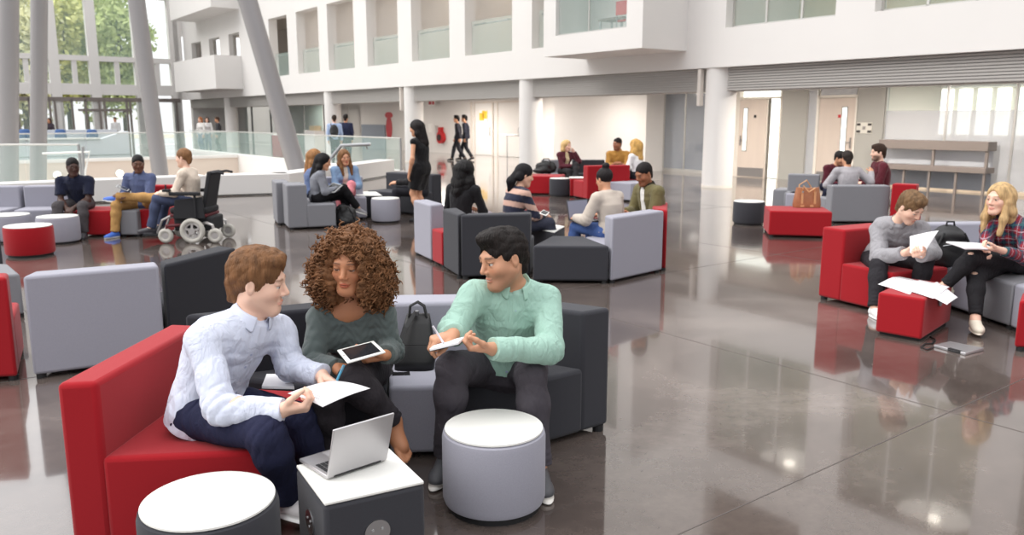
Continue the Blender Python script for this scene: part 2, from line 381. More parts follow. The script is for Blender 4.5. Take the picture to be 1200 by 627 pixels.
# doors
M_door = mat('pale_beech_door', rgb(206, 192, 180), .5, var=.04, vscale=2, stretch=(2, 2, .2))
M_kick = mat('kick_plate', rgb(150, 145, 142), .35, metal=.6)
def door(name, u0, u1, v, visu, handle_left, label):
    o = struct(name, bm_().box(u0, u1, v-.03, v+.02, .01, 2.22), M_door)
    w_ = u1-u0
    a = u0+w_*visu[0]; b = u0+w_*visu[1]
    bm_().box(a, b, v-.04, v+.03, .75, 2.0).build('vision_panel', M_gfr, o); bm_().box(a+.025, b-.025, v-.045, v+.035, .78, 1.97).build('panel_glass', M_day, o)
    bm_().box(u0+.03, u1-.03, v-.036, v-.03, .03, .28).build('kick_plate', M_kick, o)
    hu = u1-.08 if handle_left else u0+.08
    bm_().box(hu-.02, hu+.02, v-.05, v-.03, .92, 1.2).build('handle_plate', M_kick, o)
    s = -1 if handle_left else 1
    MB().tube([B(hu, v-.05, 1.08), B(hu, v-.09, 1.08), B(hu+s*.12, v-.09, 1.08)], .011).build('door_handle', M_steel, o)
    du = a-.12 if not handle_left else a-.18
    d = MB(); c = B((u0+u1)/2-.08, v-.031, 1.75)
    d.beam(c, (c[0]-D2[0]*.004, c[1]-D2[1]*.004, c[2]), .08, .08); d.build('door_disc', mat('red_disc', rgb(190, 40, 45), .5) if name == 'door_2' else M_foot, o)
    return o
d1l, d1r = ub(868), ub(900); d2l, d2r = ub(957), ub(999)
door('door_1', d1r, d1l, VB-.1, (.68, .84), True, '')
door('door_2', d2r, d2l, VB+.05, (.20, .36), False, '')
mb = bm_(); mb.box(d1l, d1l+.08, VB-.06, VB+.08, 0, 2.3); mb.box(P905, P905+.06, VB-.02, VB+.08, 0, 2.62); mb.box(P905, d1l+.08, VB-.02, VB+.08, 2.24, 2.30)
mb.box(d2l, d2l+.07, VB, VB+.1, 0, 2.3); mb.box(d2r-.07, d2r, VB, VB+.1, 0, 2.3); mb.box(d2r-.07, d2l+.07, VB, VB+.1, 2.24, 2.30)
struct('trim_6', mb, M_cream)
o = struct('window_11', bm_().box(P943-.02, P943+.02, VB+.02, VB+.08, 0, 2.6).box(d2l+.06, d2l+.1, VB+.02, VB+.08, 0, 2.6), M_alu)
bm_().box(d2l+.07, P943, VB+.04, VB+.05, 0.05, 2.6).build('side_pane', M_frost, o); bm_().box(d2r, d2l, VB+.04, VB+.05, 2.3, 2.6).build('top_pane', M_frost, o)
bm_().box(P905+.06, d1r-.02, VB+.03, VB+.04, .02, 2.24).build('daylit_pane', M_day, o); bm_().box(P905, d1l, VB+.04, VB+.05, 2.3, 2.6).build('over_door_pane', M_day, o)
# signs by the doors
def wall_sign(name, px, py, w_, h_, v, m, label, cat, extra=None):
    u, z = onv(px, py, v)
    t = thing(name, label, cat, B(u, v, z))
    bm_().box(u-w_/2, u+w_/2, v-.02, v, z-h_/2, z+h_/2).build('sign_plate', m, t)
    if extra: extra(t, u, z, v)
    return t
M_plate = mat('pale_plate', rgb(214, 210, 200), .5); M_ink = mat('dark_ink', rgb(60, 56, 54), .6)
def ex(t, u, z, v):
    for su in (-1, 1):
        for sz in (-1, 1): bm_().box(u+su*.15-.05, u+su*.15+.05, v-.03, v-.02, z+sz*.09-.03, z+sz*.09+.03).build('corner_mark', M_ink, t)
    bm_().box(u-.04, u+.04, v-.026, v-.02, z-.04, z+.04).build('centre_mark', M_kick, t)
wall_sign('wall_sign', 1013, 150, .42, .28, VB, M_plate, 'square sign with four dark corner marks on grey wall beside glass', 'sign', ex)
def ex2(t, u, z, v):
    for q in (-.08, .08): bm_().box(u-.04, u+.04, v-.035, v-.02, z+q-.03, z+q+.03).build('push_button', M_ink, t)
wall_sign('button_panel', 856, 149, .12, .32, VB, M_plate, 'small button panel with two dark buttons right of the near column', 'button panel', ex2)
# long bench-height unit in front of the frosted glass
M_unit = mat('taupe_metal', rgb(132, 122, 116), .45, metal=.3)
ul, ur = ub(1043), ub(1171)
t = thing('display_counter', 'long taupe framed counter with glass front before frosted glazing', 'counter', B((ul+ur)/2, VB-.3, 0))
bm_().box(ur, ul, VB-.55, VB-.1, .97, 1.18).build('counter_top', M_unit, t, bevel=.01)
bm_().box(ur, ul, VB-.55, VB-.1, .47, .60).build('shelf', M_unit, t, bevel=.01)
for q in (0, .48, 1): u = ur+.04+(ul-ur-.08)*q; bm_().box(u-.03, u+.03, VB-.5, VB-.44, .60, .97).build('upright', M_unit, t)
for q in (0, .25, .5, .75, 1): u = ur+.05+(ul-ur-.1)*q; bm_().box(u-.025, u+.025, VB-.5, VB-.45, 0, .47).build('leg', M_unit, t)
bm_().box(ur+.05, ul-.05, VB-.13, VB-.12, .05, .47).build('lower_panel', M_bglass, t)
bm_().box(ur+.02, ul-.02, VB-.2, VB-.19, .60, .97).build('glass_front', M_frost, t)
mb = bm_(); mb.box(-6, ul+.6, VB-.12, VB+.05, 0, .07); struct('trim_7', mb, mat('pale_wood_sill', rgb(206, 188, 164), .45))
# ---- white block between the columns ----
vb0 = 19.24
ubl, ubr = onv(649, 150, vb0)[0], onv(757, 150, vb0)[0]
mb = bm_(); mb.box(ubr, ubl, vb0, 24, 0, 2.62); struct('wall_white_block', mb, M_white)
# ---- service wall further left (v = 22) : door with notice, extinguisher etc. ----
V2 = 22.0
u0_, u1_ = onv(645, 150, V2)[0], onv(334, 150, V2)[0]
uc1, uc2 = onv(505, 150, V2)[0], onv(478, 150, V2)[0]
mb = bm_(); mb.box(u0_+1.2, u1_+12, V2, V2+.2, 0, 2.62); struct('wall_service', mb, M_white)
mb = bm_(); mb.box(u0_-2, u0_+1.2, V2+.02, V2+.2, 0, 2.62); struct('wall_stair_lobby', mb, M_white)
# vertical frames / double doors
mb = bm_()
for px in (553, 557, 578, 584, 612): u = onv(px, 150, V2)[0]; mb.box(u-.05, u+.05, V2-.06, V2, 0, 2.45)
ua, ub_ = onv(557, 150, V2)[0], onv(612, 150, V2)[0]; mb.box(ub_, ua, V2-.06, V2, 2.38, 2.46)
struct('trim_8', mb, M_gal)
def dbl(name, pl, pr):
    a, b = onv(pr, 150, V2)[0], onv(pl, 150, V2)[0]
    o = struct(name, bm_().box(a, b, V2-.045, V2-.005, .01, 2.36), M_white)
    MB().tube([B(a+.1, V2-.06, .9), B(a+.1, V2-.1, .95), B(a+.1, V2-.1, 1.25), B(a+.1, V2-.06, 1.3)], .014).build('door_handle', M_steel, o)
dbl('door_3', 558, 577); dbl('door_4', 585, 611)
dbl('door_5', 396, 409)
M_yel = mat('yellow_paper', rgb(238, 190, 62), .7); M_wp = mat('white_plate', rgb(236, 234, 230), .6); M_signred = mat('sign_red', rgb(196, 66, 74), .5)
def ex3(t, u, z, v):
    for i, (a, b, c, d) in enumerate(((-.3, .1, -.12, .24), (-.05, .32, -.2, .14))): bm_().box(u+a, u+b, v-.03, v-.02, z+c, z+d).build('notice_sheet', M_yel, t)
wall_sign('notice', 567, 136, .66, .5, V2-.05, M_wp, 'pale notice board with yellow sheets on white door right of the walking men', 'notice', ex3)
def ex4(t, u, z, v):
    bm_().box(u-.26, u-.06, v-.028, v-.02, z-.1, z+.1).build('pictogram', M_signred, t); bm_().box(u+.02, u+.26, v-.028, v-.02, z-.1, z+.1).build('pictogram', M_signred, t)
wall_sign('exit_sign', 506, 120, .62, .34, V2-.3, M_wp, 'white hanging sign with pinkish pictograms high right of the third column', 'sign', ex4)
wall_sign('wall_plate', 504, 150, .3, .42, V2-.3, M_wp, 'small white framed plate right of the third column', 'plate')
# fire hose reel / extinguisher
u, z = onv(519, 161, V2)
M_fire = mat('fire_red', rgb(190, 34, 38), .4)
t = thing('fire_hose_reel', 'red fire hose reel on white wall left of the walking men', 'hose reel', B(u, V2-.15, z))
for r_, m_, nm in ((.3, M_fire, 'reel_disc'), (.16, mat('hose_black', rgb(50, 30, 30), .6), 'hose_coil')):
    d = MB(); c = B(u, V2-.15, z); d.tube([B(u, V2-.22 if r_ < .3 else V2-.05, z), B(u, V2-.26, z)] if r_ < .3 else [B(u, V2-.02, z), B(u, V2-.2, z)], r_, 24); d.build(nm, m_, t)
bm_().box(u-.1, u+.1, V2-.22, V2-.02, z+.28, z+.5).build('valve_box', M_fire, t)
# handrail stand by the right of the doors
t = thing('stair_handrail', 'thin steel handrail on two posts beside white doors left of the second column', 'handrail', (*B(onv(596, 180, 21)[0], 21, 0)[:2], 0))
a = B(onv(590, 150, 21)[0], 21, 1.0); b = B(onv(628, 150, 21)[0], 21, 1.0)
MB().tube([a, b], .03).build('rail', M_steel, t)
for q in (.12, .9): c = [a[i]+(b[i]-a[i])*q for i in range(3)]; MB().tube([(c[0], c[1], 0), (c[0], c[1], 1.0)], .025).build('post', M_steel, t)
MB().tube([((a[0]*.5+b[0]*.5), (a[1]*.5+b[1]*.5), 1), (b[0], b[1], .45)], .022).build('brace', M_steel, t)
# red round logo sign on the service wall and the grey screen
u, z = onv(456, 135, V2)
t = thing('wall_logo', 'red person-shaped wall graphic of two ovals beside grey screen', 'wall graphic', B(u, V2-.03, z))
def oval(u, z, ru, rz, v):
    n = 32; d = bm_(); vs = [(u+ru*math.cos(2*math.pi*i/n), v, z+rz*math.sin(2*math.pi*i/n)) for i in range(n)]+[(u+ru*math.cos(2*math.pi*i/n), v+.03, z+rz*math.sin(2*math.pi*i/n)) for i in range(n)]
    d.add(vs, [tuple(range(n)), tuple(range(n, 2*n))[::-1]]+[(i, (i+1) % n, (i+1) % n+n, i+n) for i in range(n)]); return d
oval(u, z, .42, .17, V2-.04).build('oval_head', M_signred, t); z2 = onv(456, 150, V2)[1]; oval(u, z2, .33, .62, V2-.04).build('oval_body', M_signred, t)
a, b = onv(452, 150, V2)[0], onv(425, 150, V2)[0]
o = bm_().box(a, b, V2-.08, V2-.02, onv(438, 176, V2)[1], onv(438, 146, V2)[1]).build('projection_screen', mat('slate_grey', rgb(146, 154, 166), .6)); tag(o, 'grey rectangular panel on wall left of the red wall graphic', 'panel')
# glass front between the far columns, with dark mullions
mb = bm_(); us = [onv(p, 150, V2-2.2)[0] for p in (283, 296, 318, 334, 357, 380)]
for u in us: mb.box(u-.04, u+.04, V2-2.25, V2-2.15, 0, 2.6)
mb.box(us[-1], us[0], V2-2.25, V2-2.15, 2.45, 2.6)
o = struct('window_12', mb, M_gfr)
for k in range(len(us)-1): bm_().box(us[k+1]+.04, us[k]-.04, V2-2.21, V2-2.19, .02, 2.45).build('window_pane', M_glass, o)
# white kiosk with papers behind that glass
u = onv(366, 160, 18)[0]
t = thing('reception_stand', 'white stand with stacked leaflets left of the two men by column', 'stand', B(u, 18, 0))
bm_().box(u-.7, u+.6, 17.8, 18.4, 0, 1.05).build('stand_body', M_white, t, bevel=.02); bm_().box(u-.5, u+.1, 17.9, 18.3, 1.05, 1.3).build('leaflet_tray', M_wood, t)
t = thing('red_cabinet', 'low dark red cabinet behind the glass balustrade', 'cabinet', B(onv(330, 185, 14)[0], 14, 0))
u = onv(330, 185, 14)[0]; bm_().box(u-.55, u+.55, 13.8, 14.3, 0, .95).build('cabinet_body', mat('dark_red_lacquer', rgb(134, 50, 56), .4), t, bevel=.01); bm_().box(u-.58, u+.58, 13.78, 14.32, .95, .98).build('cabinet_top', M_wp, t)
# downlights under the gallery ceiling
M_dl = mat('downlight_glow', (1, .95, .85), .5, emit=(1, .93, .8), estr=8)
DL = [(onv(p, y, 17.3)[0], 17.3) for p, y in ((815, 102), (970, 98), (1110, 93))]+[(1.5, 17.3), (23.6, 17.4), (26, 19.6), (31, 19.6), (37, 18.5), (44, 18.5), (-3, 17.3), (19.2, 17.4)]  # last one is an added lamp that evens out light on the block
dl_n = ['left of the near white column', 'above the two cream doors', 'above the frosted glass on the right', 'beyond the right edge', 'left of the white block', 'above the walking men', 'above the red wall graphic', 'above the two men by the column', 'far along the gallery', 'furthest right', 'added above the blond women to light the white block']
for i, (u, v) in enumerate(DL):
    t = thing('downlight', 'recessed round ceiling downlight '+dl_n[i], 'downlight', B(u, v, 2.62), 'downlights under the gallery')
    c = B(u, v); d = MB(); d.lathe(c[0], c[1], [(.13, 2.60), (.13, 2.62)], 24); d.build('trim_ring', M_wp, t)
    d = MB(); d.lathe(c[0], c[1], [(.095, 2.592), (.095, 2.60)], 24); d.build('lamp_lens', M_dl, t)
    light('lamp', 'AREA', (c[0], c[1], 2.585), 230 if i in (5, 6) else 110 if i in (4, 10) else 150, t, shape='DISK', size=.19, color=(1, .93, .85))
    if i in (2, 3, 0, 4, 5, 6, 7):
        c2 = B(u, v+4.5); light('lamp', 'AREA', (c2[0], c2[1], 2.55), 230, t, shape='DISK', size=.4, color=(1, .95, .88))  # unseen fill light without a fixture, added to brighten the rooms behind
# gallery ceiling lamps (upper corridor); those behind the right-hand windows added to brighten the panelling
for i, (a, b) in enumerate(WIN[:10]):
    c = B((a+b)/2, 18.2 if i < 7 else 17.6, 7.08); word = ['tenth', 'ninth', 'eighth', 'seventh', 'sixth', 'fifth', 'fourth', 'third', 'second', 'first'][i]
    t = thing('gallery_lamp', f'round white ceiling lamp inside the {word} upper opening from the right', 'ceiling lamp', c, 'ceiling lamps of the upper gallery')
    d = MB(); d.lathe(c[0], c[1], [(.14, 7.03), (.14, 7.1)], 20); d.build('lamp_lens', M_dl, t)
    light('lamp', 'AREA', (c[0], c[1], 7.0), 26 if i < 7 else 9, t, shape='DISK', size=.6 if i < 7 else 1.5, color=(1, .93, .86))
# desk and red chair in the box window
vd = vP+.75; ud, zd = onv(722, 23, vd); zf = zb+.30; ul_, ur_ = onv(709, 23, vd)[0], onv(737, 23, vd)[0]
t = thing('desk', 'small dark desk behind the window of the projecting white box', 'desk', B(ud, vd, zf))
bm_().box(ur_, ul_, vd-.25, vd+.25, zd-.02, zd+.03).build('desk_top', M_unit, t)
for u in (ur_+.05, ul_-.05):
    for v in (vd-.2, vd+.2): bm_().box(u-.02, u+.02, v-.02, v+.02, zf, zd-.02).build('desk_leg', M_steel, t)
uc, zc_ = onv(730, 14, vd-.40); vc_ = vd-.42
t = thing('chair', 'red chair at the desk behind the window of the projecting box', 'chair', B(uc, vc_, zf))
M_rp = mat('red_plastic', rgb(176, 34, 46), .5)
bm_().box(uc-.2, uc+.2, vc_-.04, vc_, zd+.02, zd+.36).build('backrest', M_rp, t, bevel=.015); bm_().box(uc-.2, uc+.2, vc_-.01, vc_+.15, zf+.42, zf+.46).build('seat', M_rp, t, bevel=.01)
for a_, b_ in ((-.17, -.02), (.17, -.02), (-.17, .12), (.17, .12)): MB().tube([B(uc+a_, vc_+b_, zf), B(uc+a_, vc_+b_, zf+.43)], .014).build('leg', M_steel, t)
for a_ in (-.17, .17): MB().tube([B(uc+a_, vc_-.02, zf+.43), B(uc+a_, vc_-.02, zd+.1)], .014).build('back_post', M_steel, t)
# metal chairs behind the blue-grey glass
for i, px in enumerate((784, 800, 815)):
    u = onv(px, 190, VB+1.2)[0]; v = VB+1.2; w3 = ['leftmost', 'middle', 'rightmost'][i]
    t = thing('metal_chair', f'{w3} of three dark metal chairs behind the blue grey glass', 'chair', B(u, v, 0), 'chairs behind the blue grey glass')
    bm_().box(u-.2, u+.2, v-.2, v+.2, .44, .47).build('seat', M_ink, t, bevel=.01); bm_().box(u-.2, u+.2, v+.18, v+.2, .62, .85).build('backrest', M_ink, t, bevel=.01)
    for a_ in (-.18, .18):
        MB().tube([B(u+a_, v-.18, 0), B(u+a_, v-.18, .45)], .013).build('leg', M_steel, t); MB().tube([B(u+a_, v+.19, 0), B(u+a_, v+.19, .84)], .013).build('leg', M_steel, t)
# ---- end wall (curtain wall and entrance) ----
UE = UEND
def eb(px, py=70): return onu(px, py, UE)[0]
mul = [-8, -3.5, -1, 1.2, 3.4, 5.4, eb(63), eb(110), eb(163), eb(205)]
mb = bm_()
for v in mul: mb.box(UE, UE+.5, v-.28, v+.28, 0, 15)
zT = onu(100, 68, UE)[1]; zS0 = onu(100, 108, UE)[1]; zS1 = onu(100, 100, UE)[1]
for z0, z1 in ((zT-.16, zT+.16), (zS0-.15, zS1+.1), (9.2, 9.5), (13.5, 15)): mb.box(UE+.05, UE+.45, -10, mul[-1], z0, z1)
for i in range(len(mul)-1):
    c = (mul[i]+mul[i+1])/2; mb.box(UE+.1, UE+.35, c-.14, c+.14, zS1, zT)
o = struct('window_13', mb, M_white)
bm_().box(UE+.2, UE+.22, -10, mul[-1], zS1, 13.5).build('window_pane', M_glass, o)
mb = bm_(); wall_holes(mb, 0, 1, 0, 15, [], 0, 0) if False else None
# white return wall between the entrance glazing and the facade
mb.box(UE, UE+.45, mul[-1], 18, 2.9, 4.0); mb.box(UE, UE+.45, mul[-1], 18, 7.0, 15)
va, vb_ = eb(205), eb(222)
mb.box(UE, UE+.45, mul[-1], mul[-1]+.5, 4.0, 7.0); mb.box(UE, UE+.45, mul[-1]+1.3, 18, 4.0, 7.0); mb.box(UE, UE+.45, mul[-1]+.9, 20, 0, 2.9)
struct('wall_far_end', mb, M_white)
# entrance frames
M_dfr = mat('dark_bronze_frame', rgb(128, 120, 116), .4, metal=.3)
mb = bm_(); zE = onu(100, 116, UE)[1]
for px in (22, 36, 60, 66, 86, 102, 118, 124, 150, 154, 182, 208): v = eb(px, 140); mb.box(UE-.05, UE+.1, v-.06, v+.06, 0, zE)
mb.box(UE-.05, UE+.1, -10, eb(208), zE-.15, zE+.1); mb.box(UE-.04, UE+.08, eb(86), eb(150), zE-.75, zE-.6)
o = struct('door_6', mb, M_dfr); bm_().box(UE, UE+.02, -10, eb(208), .02, zE).build('door_glass', M_glass, o)
# ---- glass balustrades around the stairwell ----
def balustrade(name, label, a, b, h0, h1, n, rail=False, post=True):
    a = Vector(B(*a)); b = Vector(B(*b)); t = thing(name, label, 'balustrade', tuple((a+b)/2))
    d = (b-a)/n; p = Vector((-d.y, d.x, 0)).normalized()*.012
    for k in range(n):
        q0 = a+d*(k+.008); q1 = a+d*(k+.992); mb = MB()
        mb.prism([(q0+p)[:2], (q1+p)[:2], (q1-p)[:2], (q0-p)[:2]], h0, h1); mb.build('glass_pane', M_glass, t)
    if post:
        for e in (a,): MB().tube([(e.x, e.y, 0), (e.x, e.y, h1+.02)], .035).build('end_post', M_gfr, t)
    mb = MB(); mb.tube([(a.x, a.y, h1+.015), (b.x, b.y, h1+.015)], .022); mb.build('top_rail', M_alu, t)
    return t
balustrade('glass_balustrade', 'long clear glass balustrade beside the stairwell ending at post behind the standing woman', (21.95, 12.35), (44, 12.35), .13, 1.08, 9)
balustrade('glass_balustrade', 'clear glass balustrade in front of the reception counter along far stairwell edge', (36.1, 12.2), (36.1, -6), .12, 1.1, 9, post=False)
balustrade('glass_balustrade', 'left glass balustrade with dark end post behind navy shirt man', UV(*g(97, 222, 0)), UV(*g(-160, 222, 0)), .1, 1.06, 4)
# handrails of the stair going down
def tube_thing(name, label, cat, pts, r, m, part='rail'):
    t = thing(name, label, cat, pts[0]); MB().tube(pts, r, 10).build(part, m, t); return t
Yh = 21.0
t = tube_thing('stair_handrail', 'silver stair handrail rising behind the woman in denim jacket', 'handrail', [at(434, 169, Yh), at(400, 170.5, Yh), at(372, 205, Yh), at(355, 235, Yh)], .045, M_steel)
for px, y in ((428, 169), (402, 171)):
    p = at(px, y, Yh); MB().tube([p, (p[0], p[1]+.25, p[2]-.12)], .02).build('rail_bracket', M_steel, t)
Yh = 17.0
t = tube_thing('stair_handrail', 'white stair handrail bracket behind navy shirt man', 'handrail', [at(50, 180, Yh), at(105, 178, Yh), at(100, 200, Yh), at(98, 225, Yh)], .022, M_lam)
MB().tube([at(97, 172, Yh), at(99, 225, Yh)], .03).build('post', M_gfr, t)
# ---- slanted silver columns ----
def slant(px0, y0, px1, y1, Y, r, label):
    a = Vector(at(px1, y1, Y)); b = Vector(at(px0, y0, Y)); d = (b-a)
    base = a+d*((-3.2-a.z)/d.z) if True else a
    top = a+d*((14-a.z)/d.z)
    t = thing('leaning_column', label, 'column', tuple(base)); MB().tube([base, a, top], r, 32).build('shaft', M_skel, t, smooth=True)
    MB().tube([base, base+(top-base).normalized()*.12], r*1.15, 32).build('collar', M_skel, t, smooth=True)
slant(10, 0, 10, 200, 23.5, .26, 'thick silver column at the extreme left edge')
slant(46, 0, 45, 200, 25.5, .235, 'silver upright column second from left edge')
slant(160, 0, 188, 205, 24.0, .23, 'leaning silver column behind the blue shirt man')
slant(290, 0, 350, 205, 21.0, .235, 'leaning silver column behind the dark haired woman on grey seat')
# ---- reception counter ----
u, v = UV(*g(150, 181, 0)); M_counter = mat('pale_counter', rgb(216, 220, 226), .5, var=.03, vscale=1.5)
t = thing('reception_counter', 'long pale reception counter with sloping right end', 'reception counter', B(42, 7, 0))
zc = onu(120, 154, 42)[1]; va, vb_, vc = onu(-60, 170, 42)[0], onu(118, 170, 42)[0], onu(152, 170, 42)[0]
zt1 = onu(120, 163, 42)[1]
mb = MB(B); mb.add([(uu, vv, zz) for uu in (42, 42.5) for vv, zz in ((va, 0), (vc, 0), (vc, zt1+.35), (vb_+1.0, zt1+.35), (vb_, zt1), (va, zt1))], [(0, 1, 2, 3, 4, 5), (11, 10, 9, 8, 7, 6), (0, 6, 7, 1), (1, 7, 8, 2), (2, 8, 9, 3), (3, 9, 10, 4), (4, 10, 11, 5), (5, 11, 6, 0)]); mb.build('counter_front', M_counter, t, bevel=.03)
bm_().box(41.9, 42.8, va, vb_, zt1, zt1+.06).build('counter_top', M_lam, t)
bm_().box(44.4, 44.9, va, vc, 0, 1.15).build('back_counter', M_counter, t)
M_blue = mat('blue_fabric', rgb(62, 92, 140), .8)
for px, lb in ((29, 'half hidden by the thick silver column'), (71, 'between the upright and leaning columns'), (108, 'nearest to the sloping counter end')):
    v, z = onu(px, 158, 43.8)
    t = thing('office_chair', 'blue backed office chair at the reception counter '+lb, 'office chair', B(43.8, v, 0), 'blue office chairs at reception')
    c = B(43.8, v)
    mb = MB(); mb.lathe(c[0], c[1], [(.16, z-.3), (.26, z-.2), (.25, z+.05), (.21, z+.22), (.14, z+.26)], 16); mb.build('backrest', M_blue, t, smooth='all')
    mb = MB(); mb.lathe(c[0], c[1], [(.26, .45), (.26, .52)], 16); mb.build('seat', M_blue, t); MB().tube([(c[0], c[1], .05), (c[0], c[1], .5)], .04).build('gas_column', M_gfr, t)
    mb = MB(); mb.lathe(c[0], c[1], [(.3, .0), (.28, .04), (.05, .09)], 10); mb.build('base', M_gfr, t)
# ---- trees beyond the glazing ----
M_leaf = [mat('leaf_%s' % n, c, .7, var=.25, vscale=.8) for n, c in (('a', rgb(226, 226, 150)), ('b', rgb(196, 208, 140)), ('c', rgb(238, 234, 186)))]
M_bark = mat('bark', rgb(110, 96, 84), .9)
rs = np.random.RandomState(3)
tl = ['yellowish', 'darker green', 'pale green']
TR = [(66, 0, 12), (68, 4.4, 13.5), (66, 7.6, 12.5), (69, 10.8, 14), (67, 14.2, 12.5), (75, 2.5, 17), (76, 7.2, 18), (75, 13, 17)]
nm = ['at the far left', 'behind the second column', 'left of the leaning column', 'right of the leaning column', 'by the far white wall', 'in the back row at left', 'in the back row at centre', 'in the back row at right']
for i, (u, v, h) in enumerate(TR):
    c = B(u, v); t = thing('tree', f'{tl[i % 3]} leafy tree outside the tall glazing {nm[i]}', 'tree', c, 'trees outside the glazing')
    MB().tube([(c[0], c[1], 0), (c[0]+.1, c[1], h*.4), (c[0], c[1]+.1, h*.8)], [.2, .16, .05]).build('trunk', M_bark, t)
    n = 5200; dirs = rs.normal(size=(n, 3)); dirs /= np.linalg.norm(dirs, axis=1)[:, None]; rad = rs.uniform(.25, 1, n)**.5
    lob = .75+.35*np.sin(3*dirs[:, 0]+i)*np.cos(4*dirs[:, 1])+.15*np.sin(7*dirs[:, 2])
    p = dirs*(rad*lob)[:, None]*np.array([2.7, 2.7, h*.48])+np.array([c[0], c[1], h*.53])
    a = rs.normal(size=(n, 3)); a /= np.linalg.norm(a, axis=1)[:, None]; b = np.cross(a, rs.normal(size=(n, 3))); b /= np.linalg.norm(b, axis=1)[:, None]
    sz = rs.uniform(.12, .3, n)[:, None]
    vs = np.concatenate([p+a*sz, p+b*sz*.6, p-a*sz, p-b*sz*.6], 1).reshape(-1, 3)
    me = bpy.data.meshes.new('foliage'); me.from_pydata(vs.tolist(), [], [(4*k, 4*k+1, 4*k+2, 4*k+3) for k in range(n)]); me.materials.append(M_leaf[i % 3])
    o = bpy.data.objects.new('foliage', me); COL.objects.link(o); o.parent = t; o.location = -Vector(t.location)
mb = bm_(); mb.box(57.5, 95, -40, 30, -.12, -.02); tag(mb.build('ground_outside', mat('outdoor_paving', rgb(206, 198, 178), .9)), kind='structure')

# =============== SEATING ===============
SH, BH = .385, .695
def lerp(a, b, t): return (a[0]+(b[0]-a[0])*t, a[1]+(b[1]-a[1])*t)
def inset(pts, d):
    cx = sum(p[0] for p in pts)/len(pts); cy = sum(p[1] for p in pts)/len(pts)
    return [(p[0]+(cx-p[0])/math.hypot(cx-p[0], cy-p[1])*d, p[1]+(cy-p[1])/math.hypot(cx-p[0], cy-p[1])*d) for p in pts]
def module(label, a, b, c, d, m, back=True, t=.2, sh=SH, bh=BH, name='modular_armchair', cat='armchair', group=None, gap=.006, m_top=None):
    """upholstered block: a,b ends of the back line, c in front of b, d in front of a"""
    pts = inset([a, b, c, d], gap); a, b, c, d = pts
    cx = sum(p[0] for p in pts)/4; cy = sum(p[1] for p in pts)/4
    o = thing(name, label, cat, (cx, cy, 0), group)
    ins = inset(pts, .06)
    for p in ins:
        f = MB(); f.lathe(p[0], p[1], [(.03, 0), (.03, .035)], 12); f.build('foot', M_foot, o)
    if back:
        la = math.hypot(d[0]-a[0], d[1]-a[1]); lb = math.hypot(c[0]-b[0], c[1]-b[1])
        e = lerp(a, d, t/la); f = lerp(b, c, t/lb)
        MB().prism([a, b, f, e], .03, bh).build('backrest', m, o, bevel=.022)
        e2 = lerp(a, d, (t-.012)/la); f2 = lerp(b, c, (t-.012)/lb)
        MB().prism([e2, f2, c, d], .03, sh).build('seat', m, o, bevel=.022)
    else:
        MB().prism(pts, .03, sh).build('seat', m, o, bevel=.022)
    return o
def rect(a, b, depth, side=1):
    """front corners for a straight module with back line a-b"""
    dx, dy = b[0]-a[0], b[1]-a[1]; n = math.hypot(dx, dy); px, py = -dy/n*side*depth, dx/n*side*depth
    return (b[0]+px, b[1]+py), (a[0]+px, a[1]+py)
def pouf(label, x, y, r, h, m, cat='side table', name='round_table', group=None):
    t = thing(name, label, cat, (x, y, 0), group)
    mb = MB(); mb.lathe(x, y, [(r*.9, 0), (r*.9, .03)], 40); mb.build('plinth', M_foot, t)
    mb = MB(); mb.lathe(x, y, [(r-.03, .025), (r-.008, .033), (r, .055), (r, h-.04), (r-.005, h-.02), (r-.02, h-.012)], 64); mb.build('upholstered_drum', m, t, smooth=True)
    mb = MB(); mb.lathe(x, y, [(r-.02, h-.014), (r-.012, h-.010), (r-.012, h-.002), (r-.016, h)], 64); mb.build('table_top', M_lam, t, smooth=True)
    return t
def cube(label, pts, h, m, top=True, cat='side table', name='square_table', discs=()):
    cx = sum(p[0] for p in pts)/4; cy = sum(p[1] for p in pts)/4
    t = thing(name, label, cat, (cx, cy, 0))
    MB().prism(inset(pts, .05), 0, .03).build('plinth', M_foot, t)
    MB().prism(pts, .025, h-.012 if top else h).build('upholstered_box', m, t, bevel=.018)
    if top: MB().prism(inset(pts, .004), h-.013, h).build('table_top', M_lam, t, bevel=.004)
    for k in discs:
        p, q = Vector(pts[k]), Vector(pts[(k+1) % 4]); c = (p+q)/2; n = Vector((q.y-p.y, p.x-q.x)).normalized()
        if n.dot(c-Vector((cx, cy))) < 0: n = -n
        z = h*.58
        MB().tube([(c.x-n.x*.01, c.y-n.y*.01, z), (c.x+n.x*.006, c.y+n.y*.006, z)], .048, 32).build('power_socket_disc', M_steel, t)
        w2 = Vector((-n.y, n.x))
        for dx, dz in ((-.018, .012), (.018, .012), (0, -.016)): 
            e = c+n*.006+w2*dx; MB().tube([(e.x, e.y, z+dz), (e.x+n.x*.003, e.y+n.y*.003, z+dz)], .005, 10).build('socket_hole', M_gfr, t)
    return t
